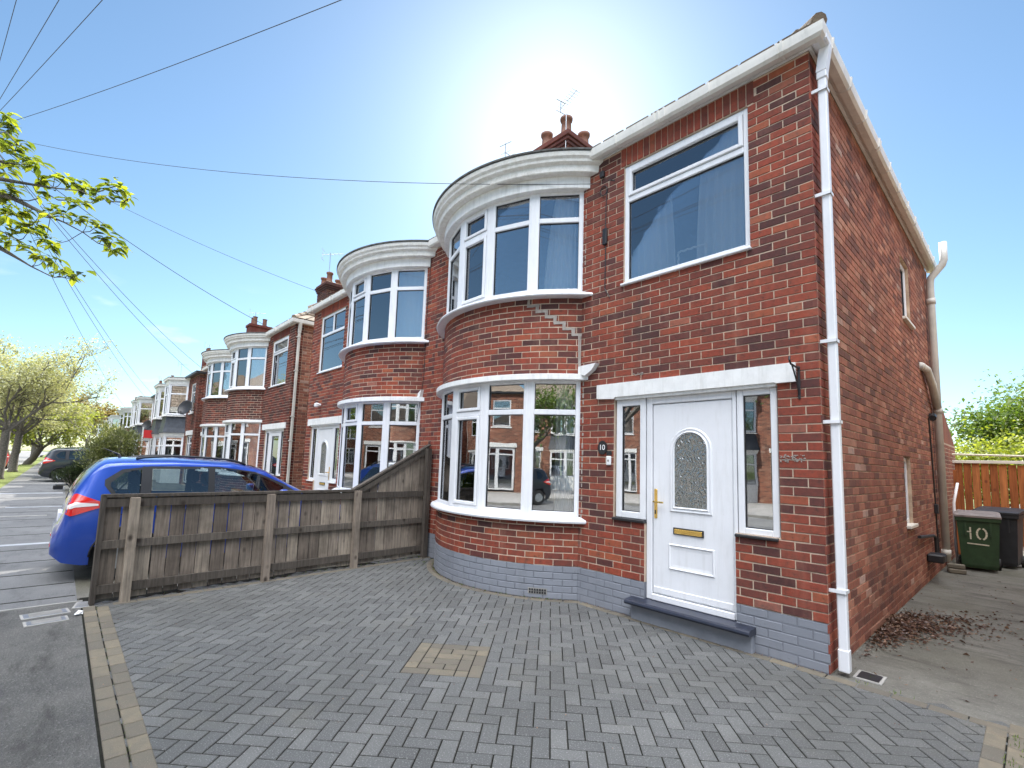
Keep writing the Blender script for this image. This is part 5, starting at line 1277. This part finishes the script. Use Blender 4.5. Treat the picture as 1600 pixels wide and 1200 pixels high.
# rear face: lamp fronts, number plate recess, bumper reflector, wiper, aerial, roof rails, mirror
m = MB()
for sgn in (1, -1):
    q = MB(); q.box(min(sgn*.42, sgn*.60), max(sgn*.42, sgn*.60), -.006, .05, .42, .46, bev=.008); q.build('reflector', 'lamp_red', J)
q = MB(); q.box(-.27, .27, .04, .10, .68, .80, bev=.004); q.build('number_plate', 'white_plastic', J)
q = MB(); q.tube([(.0, .04, 1.10), (.0, -.02, 1.13), (.38, .09, 1.16)], .012, n=6); q.box(-.06, .06, -.04, .06, 1.08, 1.14, bev=.01); q.build('rear_wiper', 'black_plastic', J)
q = MB(); q.tube([(.0, .62, 1.51), (.0, .60, 1.56), (.0, .42, 1.64)], [.03, .012, .004], n=6); q.build('aerial', 'black_plastic', J)
for sgn in (1, -1):
    q = MB(); pts = []
    for i in range(15):
        y = .75+1.35*i/14; pts.append((sgn*(jh(y, smoothc(jt, y)-.02)*.92), y, smoothc(jt, y)+.035*math.sin(PI*i/14)**.5))
    q.tube(pts, .016, n=8); q.build('roof_rail', 'black_plastic', J, smooth=True)
    q = MB(); q.box(min(sgn*.84, sgn*.98), max(sgn*.84, sgn*.98), 2.52, 2.64, .98, 1.10, bev=.03); q.build('door_mirror', 'car_blue', J)
    q = MB(); 
    for yy in (1.30, 2.35): q.box(min(sgn*.835, sgn*.865), max(sgn*.835, sgn*.865), yy-.08, yy+.08, .84, .87, bev=.008)
    q.build('door_handle', 'car_blue', J)
for sgn in (1, -1):
    q = MB()
    for yy, za_, zb2 in ((.86, .62, .99), (1.62, .26, .97), (2.66, .30, .93)):
        pts = [(sgn*(jh(yy+.06*math.sin(k*.5), za_+(zb2-za_)*k/8)+.002), yy+.06*math.sin(k*.5), za_+(zb2-za_)*k/8) for k in range(9)]; q.tube(pts, .004, n=4)
    pts = [(sgn*(jh(y_, .80+.03*y_/3)+.003), y_, .80+.03*y_/3) for y_ in [.55+.1*k for k in range(24)]]; q.tube(pts, .004, n=4)
    o = q.build('shut_line', 'black_plastic', J, recalc=False); o['kind'] = 'stuff'
for (xx, yy) in ((.38, 1.75), (-.38, 1.75), (.36, .95), (-.36, .95)):
    q = MB(); q.box(xx-.24, xx+.24, yy, yy+.5, .42, .58, bev=.05); q.add([(xx-.23, yy, .55), (xx+.23, yy, .55), (xx+.23, yy+.14, .55), (xx-.23, yy+.14, .55), (xx-.17, yy-.16, 1.13), (xx+.17, yy-.16, 1.13), (xx+.17, yy-.06, 1.13), (xx-.17, yy-.06, 1.13)], [(0, 1, 5, 4), (1, 2, 6, 5), (2, 3, 7, 6), (3, 0, 4, 7), (4, 5, 6, 7)])
    q.box(xx-.12, xx+.12, yy-.18, yy-.09, 1.15, 1.33, bev=.035); q.tube([(xx-.05, yy-.13, 1.1), (xx-.05, yy-.135, 1.2)], .008, n=5); q.tube([(xx+.05, yy-.13, 1.1), (xx+.05, yy-.135, 1.2)], .008, n=5); o = q.build('seat', 'seat', J)
q = MB(); q.box(-.70, .70, 2.45, 2.95, .60, .94, bev=.05); q.build('dashboard', 'seat', J)
q = MB(); q.tube([(.38+.17*math.cos(a), 2.38+.03*math.sin(a), .95+.16*math.sin(a)) for a in [2*PI*i/18 for i in range(19)]], .014, n=6); q.build('steering_wheel', 'black_plastic', J)
# arches in black trim
for sgn in (1, -1):
    for w in (.72, 3.22):
        q = MB(); pts = [((jh(w+.35*math.cos(a), .30+.35*math.sin(a))+.004)*sgn, w+.355*math.cos(a), .30+.355*math.sin(a)) for a in [PI*i/16 for i in range(17)]]
        q.tube(pts, .012, n=6); q.build('arch_lip', 'black_plastic', J, smooth=True)
J.location = (-7.25, -4.50, 0); J.scale = (.95, .95, .96)
# further parked cars (simple copies of one saloon-hatch shape with their own paint)
def far_car(label, paint, x, y, rz, sc=1.0, name='parked_car'):
    c = copy_tree(J); c['label'] = label; c.location = (x, y, -.10 if y < -7.1 else 0); c.rotation_euler.z = rz; c.scale = (sc, sc, sc)
    for ch in c.children:
        if ch.name.split('.')[0] in ('body', 'door_mirror', 'door_handle'):
            ch.data = ch.data.copy() if False else ch.data
            ch.material_slots[0].link = 'OBJECT'; ch.material_slots[0].material = MAT[paint]
    return c
far_car('dark grey car with a red tail lamp poking out of a drive beyond the bush', 'car_dark', -30.6, -5.15, 0, 1.05)
far_car('grey-green car on a drive behind the dark grey one', 'car_teal', -38.5, -5.0, rad(-6), 1.05)
far_car('silver car far along the drives, just above the dark grey car roof', 'car_silver', -52, -4.9, 0)
far_car('small dark car, farthest one on the drives near the footway end', 'car_dark', -70, -4.8, 0)
far_car('red hatchback parked at the kerb past the second tree trunk', 'car_red', -50.6, -8.1, rad(90), 1.0)
far_car('blue car parked across the road, seen in the bay window reflection', 'car_silver', -3.5, -12.6, rad(-90))
far_car('dark car parked across the road, seen in the door glass reflection', 'car_dark', 5.5, -12.6, rad(90))
vt_ = [(0, 1.95), (.05, 2.15), (.3, 2.2), (4.0, 2.2), (4.5, 1.95), (4.9, 1.25), (5.4, 1.05), (5.5, .7)]
V, vh, vp, vg, vb = make_car('delivery_van', 'white van parked on the far side of the road behind the tree trunks', 'van', 'car_white', vt_, [(0, .35), (5.5, .35)], [(0, .92), (.1, .95), (1, .98), (4.8, .96), (5.5, .75)], [(0, 1.1), (5.5, .9)], 5.5, wheels=(.9, 4.5), wr=.34, van=True,
    win=[(3.7, 4.6, [(3.7, 1.2), (4.6, 1.2)], [(3.7, 1.75), (4.2, 1.75), (4.6, 1.5)], 'car_glass', 'side_window')], res=.6)
V.location = (-72, -12.3, -.1); V.rotation_euler.z = rad(90)
c = copy_tree(V); c['label'] = 'second white van farther along the far kerb'; c.location = (-92, -12.6, -.1)
# ------------------------------------------------------------------ trees
def leaf_quad(m, p, d, L_, w, rg, droop=.3):
    d = Vector(d).normalized(); s = d.cross(Vector((0, 0, 1)))
    s = s.normalized() if s.length > .05 else Vector((1, 0, 0)); s = (s+Vector((rg.uniform(-.6, .6), rg.uniform(-.6, .6), rg.uniform(-.6, .6)))).normalized()
    a = p+d*L_*.5; t = p+d*L_-Vector((0, 0, L_*droop))
    m.add([tuple(p), tuple(a+s*w), tuple(t), tuple(a-s*w)], [(0, 1, 2), (0, 2, 3)], min(1, max(0, rg.gauss(.5, .25))))
def nice_leaf(m, p, d, L_, rg):
    d = Vector(d).normalized(); s = d.cross(Vector((0, 0, 1)))
    s = s.normalized() if s.length > .05 else Vector((1, 0, 0)); s = (s+Vector((rg.uniform(-.3, .3),)*3)).normalized(); u = s.cross(d).normalized()
    w = L_*rg.uniform(.20, .28); vs = []
    prof = [(0, 0, 0), (.25, .6, .02), (.55, 1, -.02), (.8, .6, -.10)]
    for (t, ww, h) in prof:
        c = p+d*L_*t+Vector((0, 0, -L_*.35*t*t)); vs += [tuple(c+s*w*ww+u*w*.30*ww), tuple(c), tuple(c-s*w*ww+u*w*.30*ww)]
    vs.append(tuple(p+d*L_-Vector((0, 0, L_*.38))))
    fs = []
    for i in range(3): fs += [(3*i, 3*i+3, 3*i+4, 3*i+1), (3*i+1, 3*i+4, 3*i+5, 3*i+2)]
    fs += [(9, 12, 10), (10, 12, 11)]
    m.add(vs, fs, min(1, max(0, rg.gauss(.5, .28))))
def tree(name, label, x, y, h, r, trunk_h, tr, leafmat_, seed, nleaf=5000, lsize=.10, lean=(0, 0), group=None, base=0.0, up=.5, nl=7, clump=.28, cat='tree', bark_='bark'):
    T = thing(name, label, cat, (x, y, base), group); rg = random.Random(seed); tm = MB(); tips = []
    b = Vector((x, y, base)); top_ = b+Vector((lean[0], lean[1], trunk_h))
    tm.tube([b+Vector((0, 0, -.1)), b+Vector((0, 0, .12)), b.lerp(top_, .4)+Vector((rg.uniform(-.05, .05),)*2+(0,)), b.lerp(top_, .8), top_], [tr*1.55, tr*1.12, tr, tr*.92, tr*.9], n=12)
    def grow(p, d, L_, rd, lv):
        n = 5; pts = [p]; q = p; dd = d.copy()
        for i in range(n):
            dd = (dd+Vector((rg.gauss(0, .16), rg.gauss(0, .16), rg.gauss(.05, .10)))).normalized(); q = q+dd*L_/n; pts.append(q)
        tm.tube(pts, [rd*(1-.55*i/n) for i in range(n+1)], n=7 if lv < 2 else 4, cap=False)
        if lv >= 1: tips.extend(pts[2:] if lv >= 2 else pts[4:])
        if lv < 3:
            k = (4, 4, 3)[lv]
            for i in range(k):
                bp0 = pts[min(n, 2+int(i*(n-1)/k))]; ax = Vector((rg.gauss(0, 1), rg.gauss(0, 1), rg.gauss(.15, .6))).normalized()
                grow(bp0, (dd*.8+ax*.75).normalized(), L_*rg.uniform(.5, .72), rd*.5, lv+1)
    for i in range(nl):
        a = 2*PI*i/nl+rg.uniform(-.3, .3); e = rg.uniform(.35, 1.0)*up*2
        d = Vector((math.cos(a), math.sin(a), e)).normalized(); L0 = min(r*.80/max(.3, math.hypot(d.x, d.y)), (h-trunk_h)*.85/max(.25, d.z))
        grow(top_-Vector((0, 0, rg.uniform(0, trunk_h*.15))), d, L0*.62, tr*.38, 0)
    tm.build('trunk', bark_, T, smooth=True, recalc=False)
    lm = MB()
    for i in range(nleaf):
        p = rg.choice(tips)+Vector((rg.gauss(0, clump), rg.gauss(0, clump), rg.gauss(0, clump*.8)))
        if p.z < base+.9: continue
        d = Vector((rg.gauss(0, 1), rg.gauss(0, 1), rg.gauss(0, .6))); s = lsize*rg.uniform(.6, 1.4); leaf_quad(lm, p, d, s, s*.34, rg)
    lm.build('crown', leafmat_, T, recalc=False); return T
tg = 'street trees on the grass verge'
tree('street_tree', 'first street tree from the left edge, pale opening buds over bare grey limbs', -33, -6.6, 8.4, 4.2, 2.6, .18, 'leaf_pale', 101, 17000, .12, (.2, .1), tg, nl=9, clump=.2)
tree('street_tree', 'second street tree, its grey trunk just right of the first', -43, -6.6, 7.6, 4.2, 2.6, .20, 'leaf_pale', 102, 11000, .15, (.1, .1), tg, nl=8, clump=.2)
tree('street_tree', 'leaning street tree with bright yellow-green leaves past the red car', -62, -6.6, 7.2, 4.6, 1.6, .26, 'leaf_yellow', 103, 9000, .24, (1.2, .8), tg, nl=8)
tree('street_tree', 'yellow-green street tree in the distance behind the leaning one', -82, -6.9, 8, 5.5, 2.2, .25, 'leaf_yellow', 104, 5000, .36, (0, 0), tg)
tree('street_tree', 'far coppery tree crown at the end of the street', -118, -1, 11, 8, 3, .3, 'leaf_orange', 105, 5000, .5, (0, 0), tg)
tree('street_tree', 'tree across the road behind the first trunks', -52, -14.8, 9, 5, 2.4, .25, 'leaf_yellow', 106, 5000, .25, (0, 0), tg)
tree('street_tree', 'tree across the road at the extreme left edge', -34, -14.8, 8, 4, 2.4, .2, 'leaf_green', 107, 4500, .2, (0, 0), tg)
tree('street_tree', 'far tree across the road beyond the white van', -84, -14.8, 9, 5.5, 2.4, .25, 'leaf_pale', 108, 4500, .35, (0, 0), tg)
tree('street_tree', 'leafy tree reflected in the middle panes of the lower bay window', -1.2, -7.0, 6.6, 2.3, 2.0, .16, 'leaf_green', 109, 6500, .11, (0, -.2), tg, clump=.2, up=.8)
tree('street_tree', 'second leafy tree reflected in the side windows of the white door', 6.5, -15.0, 7.5, 3.2, 2.4, .2, 'leaf_green', 110, 5000, .16, (0, 0), tg)
tree('garden_tree', 'bushy sunlit green tree beyond the orange gate', 1.9, 20.5, 7.7, 3.1, 1.2, .16, 'leaf_green', 111, 38000, .15, (0, 0), None, nl=11, up=.75, clump=.36)
tree('garden_tree', 'lower yellow-green tree left of the bushy one beyond the gate', .3, 17, 4.1, 2.0, .6, .12, 'leaf_yellow', 112, 13000, .12, (0, 0), None, nl=9, up=.6, clump=.3)
# shrubs in the front gardens
def shrub(label, x, y, z0, rx, ry, h, mat, n, ls, seed, name='garden_shrub'):
    T = thing(name, label, 'shrub', (x, y, 0)); rg = random.Random(seed); sm = MB(); lm = MB()
    lobes = [(rg.gauss(0, .42), rg.gauss(0, .42), rg.uniform(.3, .86), rg.uniform(.25, .5)) for _ in range(22)]
    for (a, b, c, s) in lobes: sm.tube([(x, y, 0), (x+a*rx*.5, y+b*ry*.5, h*c*.5), (x+a*rx, y+b*ry, h*c)], [.035, .02, .008], n=5, cap=False)
    for i in range(n):
        a, b, c, s = rg.choice(lobes); v = Vector((rg.gauss(0, 1), rg.gauss(0, 1), rg.gauss(0, 1))).normalized()*s*rg.uniform(.4, 1.1)
        p = Vector((x+a*rx+v.x*rx, y+b*ry+v.y*ry, max(z0, h*c+v.z*h*.42)))
        leaf_quad(lm, p, (v.x, v.y, v.z+rg.uniform(.1, .9)), ls*rg.uniform(.6, 1.5), ls*.22, rg, .1)
    sm.build('stems', 'bark', T, recalc=False); lm.build('foliage', mat, T, recalc=False); return T
shrub('large olive-green bush rising behind the blue car in a front garden', -20.0, -3.1, .3, .95, .95, 2.45, 'leaf_bush', 16000, .095, 201)
shrub('low dark green hedge at the footway edge in front of the olive bush', -23.5, -4.0, .25, .9, .45, 1.0, 'leaf_dark', 5000, .10, 202, 'low_hedge')
# overhanging branch tree beside the drive
NT = thing('overhanging_tree', 'near tree whose leafy branches hang into the top left of the view', 'tree', (-6.9, -6.7, 0))
rg = random.Random(31); tm = MB()
tm.tube([(-6.9, -6.7, -.1), (-6.9, -6.7, .1), (-6.88, -6.68, 1.2), (-6.8, -6.62, 2.1), (-6.75, -6.6, 2.6)], [.26, .18, .16, .15, .14], n=12)
roots = [[(-6.78, -6.6, 2.4), (-6.4, -6.1, 3.3), (-6.05, -5.5, 4.1), (-5.93, -5.28, 4.28), (-5.86, -5.16, 4.27), (-5.76, -4.99, 4.26), (-5.66, -4.83, 4.25), (-5.54, -4.62, 4.26), (-5.46, -4.48, 4.2), (-5.44, -4.43, 4.2)],
 [(-5.46, -4.48, 4.27), (-5.41, -4.39, 4.34), (-5.37, -4.33, 4.37)], [(-5.43, -4.42, 4.23), (-5.4, -4.36, 4.19), (-5.35, -4.27, 4.2), (-5.33, -4.24, 4.24)],
 [(-6.4, -6.1, 3.3), (-6.05, -5.5, 3.95), (-5.93, -5.26, 4.13), (-5.84, -5.11, 4.09), (-5.75, -4.95, 4.01), (-5.67, -4.81, 3.94), (-5.61, -4.71, 3.9), (-5.53, -4.56, 3.82), (-5.46, -4.43, 3.72), (-5.42, -4.36, 3.7)],
 [(-6.6, -6.4, 2.8), (-6.1, -5.6, 3.6), (-5.94, -5.23, 3.6), (-5.89, -5.14, 3.55), (-5.83, -5.03, 3.48), (-5.76, -4.91, 3.4), (-5.66, -4.74, 3.31), (-5.62, -4.67, 3.32)],
 [(-6.4, -6.1, 3.3), (-6.05, -5.6, 4.3), (-5.94, -5.32, 4.47), (-5.86, -5.19, 4.45), (-5.81, -5.1, 4.45), (-5.76, -5.01, 4.47)],
 [(-5.84, -5.11, 4.09), (-5.77, -5.0, 4.08), (-5.73, -4.93, 4.12)], [(-5.74, -4.94, 4.0), (-5.72, -4.9, 3.94), (-5.68, -4.82, 3.93)],
 [(-6.1, -5.6, 3.6), (-5.9, -5.18, 3.74), (-5.86, -5.1, 3.7), (-5.81, -5.03, 3.66)], [(-5.68, -4.85, 4.17), (-5.64, -4.78, 4.13), (-5.59, -4.7, 4.14)],
 [(-6.05, -5.6, 4.3), (-5.93, -5.33, 4.76), (-5.87, -5.23, 4.77), (-5.82, -5.14, 4.66)]]
for B_ in roots:
    n = len(B_); r0 = .05 if n > 6 else .009; r0 = .02 if n > 6 and B_[0][2] > 3.5 else r0
    rs = []
    for i, p in enumerate(B_): rs.append(max(.005, .06*((1-i/n)**2.2)) if n > 5 else .006)
    tm.tube(B_, rs, n=6, cap=False)
cl = [(-5.96, -5.27, 4.99), (-5.98, -5.22, 4.86), (-5.83, -5.11, 4.69), (-5.98, -5.25, 4.74), (-5.97, -5.17, 4.65), (-5.8, -5.04, 4.54), (-5.61, -4.97, 4.42), (-5.72, -5.1, 4.43), (-5.78, -5.14, 4.16), (-5.91, -5.11, 4.19), (-5.7, -4.92, 4.32), (-5.72, -4.83, 4.39), (-5.71, -4.76, 4.4), (-5.68, -4.67, 4.39), (-5.6, -4.58, 4.34), (-5.34, -4.5, 4.22), (-5.34, -4.43, 4.17), (-5.32, -4.39, 4.36), (-5.28, -4.33, 4.3), (-5.42, -4.23, 4.28), (-5.78, -4.92, 4.2), (-5.55, -4.7, 4.14), (-5.46, -4.58, 4.12), (-5.56, -4.8, 3.98), (-5.5, -4.72, 3.94), (-5.68, -4.62, 4.0), (-5.48, -4.53, 3.94), (-5.41, -4.45, 3.89), (-5.44, -4.4, 3.79), (-5.5, -4.32, 3.79), (-5.37, -4.25, 3.7), (-5.99, -5.16, 4.06), (-5.73, -5.11, 3.88), (-5.7, -5.05, 3.91), (-5.76, -4.97, 3.82), (-5.8, -4.92, 3.86), (-5.65, -4.96, 3.72), (-5.67, -4.83, 3.7), (-5.54, -4.76, 3.62), (-5.77, -5.13, 3.7), (-5.85, -5.1, 3.63), (-5.84, -5.02, 3.62), (-5.73, -4.92, 3.57), (-5.75, -4.87, 3.52), (-5.79, -4.8, 3.54), (-5.71, -4.74, 3.5), (-5.54, -4.7, 3.36), (-5.73, -4.63, 3.4), (-5.69, -4.55, 3.4), (-5.85, -5.19, 4.13), (-5.97, -5.22, 4.1), (-5.89, -5.19, 3.9), (-5.9, -5.24, 4.46), (-5.9, -5.17, 4.4), (-5.75, -5.25, 4.59), (-5.98, -5.28, 4.9)]
lm = MB()
allb = [Vector(p) for B_ in roots for p in B_[1:]]
def cluster(c, n):
    c = Vector(c)
    for k in range(n):
        a = rg.uniform(0, 2*PI); d = Vector((math.cos(a), math.sin(a), rg.uniform(-.35, .35))); nice_leaf(lm, c+Vector((rg.gauss(0, .022),)*3), d, rg.uniform(.07, .145), rg)
for c in cl:
    cluster(c, rg.randint(10, 15))
    q = min(allb, key=lambda b: (b-Vector(c)).length); mid_ = (q+Vector(c))/2-Vector((0, 0, .03)); tm.tube([q, mid_, c], [.005, .004, .003], n=4, cap=False)
# rest of the crown, out of the picture to the left
for i in range(14):
    a = rg.uniform(0, 2*PI); e = Vector((-6.95+1.6*math.cos(a), -7.3+1.3*math.sin(a), rg.uniform(3.6, 5.6))); b0 = Vector((-6.75, -6.6, 2.5)); q = b0.lerp(e, .5)+Vector((0, 0, .3))
    tm.tube([b0, q, e], [.06, .035, .01], n=6, cap=False)
    for k in range(10): cluster(q.lerp(e, rg.uniform(.2, 1.1))+Vector((rg.gauss(0, .25), rg.gauss(0, .2), rg.gauss(0, .2))), 8)
tm.build('trunk', 'bark', NT, smooth=True, recalc=False); lm.build('crown', 'leaf_near', NT, recalc=False)
# ------------------------------------------------------------------ pole and overhead wires
PT = Vector((-13.26, -6.34, 8.0))
UP = thing('telephone_pole', 'telephone pole on the verge behind the overhanging leaves at the left', 'pole', (PT.x, PT.y, 0))
m = MB(); m.tube([(PT.x, PT.y, -.1), (PT.x, PT.y, 8.25)], [.14, .09], n=12); m.build('shaft', 'bark', UP); m = MB(); m.lathe([(.0, 0), (.2, 0), (.2, .03), (0, .03)], (PT.x, PT.y, 7.96), n=12); m.build('head_ring', 'steel', UP)
targets = [((4.6, 0, 5.2), .25, 'overhead wire rising from the leaves to the top centre of the sky'), ((13, 0, 5.2), .3, 'overhead wire climbing to the top edge, rightmost of the steep three at upper left'), ((18, 0, 5.2), .3, 'overhead wire climbing steeply, middle one of three at upper left'), ((29, 0, 5.2), .4, 'steepest short overhead wire at the very top left corner'),
 ((-2.2, -.03, 4.93), .34, 'long nearly level wire reaching the cable loop beside the nearest bay'), ((-9.9, -.05, 5.30), .22, 'wire sloping down to the gutter of the attached house'), ((-14.4, -.1, 5.35), .25, 'wire sloping down to the house past the gap'),
 ((-26.5, -.1, 5.35), .3, 'wire descending to the slate-skirted house'), ((-24.4, -.1, 5.35), .3, 'fainter wire beside the one to the slate-skirted house'), ((-40, -.1, 5.35), .4, 'upper one of two close wires dropping to the far rooftops'), ((-43.5, -.1, 5.35), .4, 'lower one of two close wires dropping to the far rooftops'), ((-58, -.1, 5.35), .5, 'leftmost wire dropping steeply to the most distant roofs')]
for e, s, lb in targets:
    m = MB(); m.tube(sag(PT, e, s), .0042 if e[0] > -12 else .0075, n=5); o = m.build('overhead_wire', 'wire', smooth=True); tag(o, lb, 'wire', 'telephone wires')
SL = thing('street_lamp', 'thin dark street lamp column beside the second tree trunk', 'street lamp', (-50, -6.9, 0))
m = MB(); m.tube([(-50, -6.9, 0), (-50, -6.9, 5.6), (-50, -7.4, 6.1)], .05, n=8); m.build('column', 'black_iron', SL); m = MB(); m.box(-50.1, -49.9, -7.9, -7.35, 6.06, 6.16, bev=.02); m.build('lantern', 'steel', SL)
# verge grass
rg = random.Random(9); gp_ = [(rg.uniform(-70, -24), rg.uniform(-7.0, -6.05), -.012, .25) for _ in range(420)]
tufts('grass', gp_, 'tufts of sunlit verge grass around the street trees', (.05, .16), 'leaf_yellow', 16, 4)
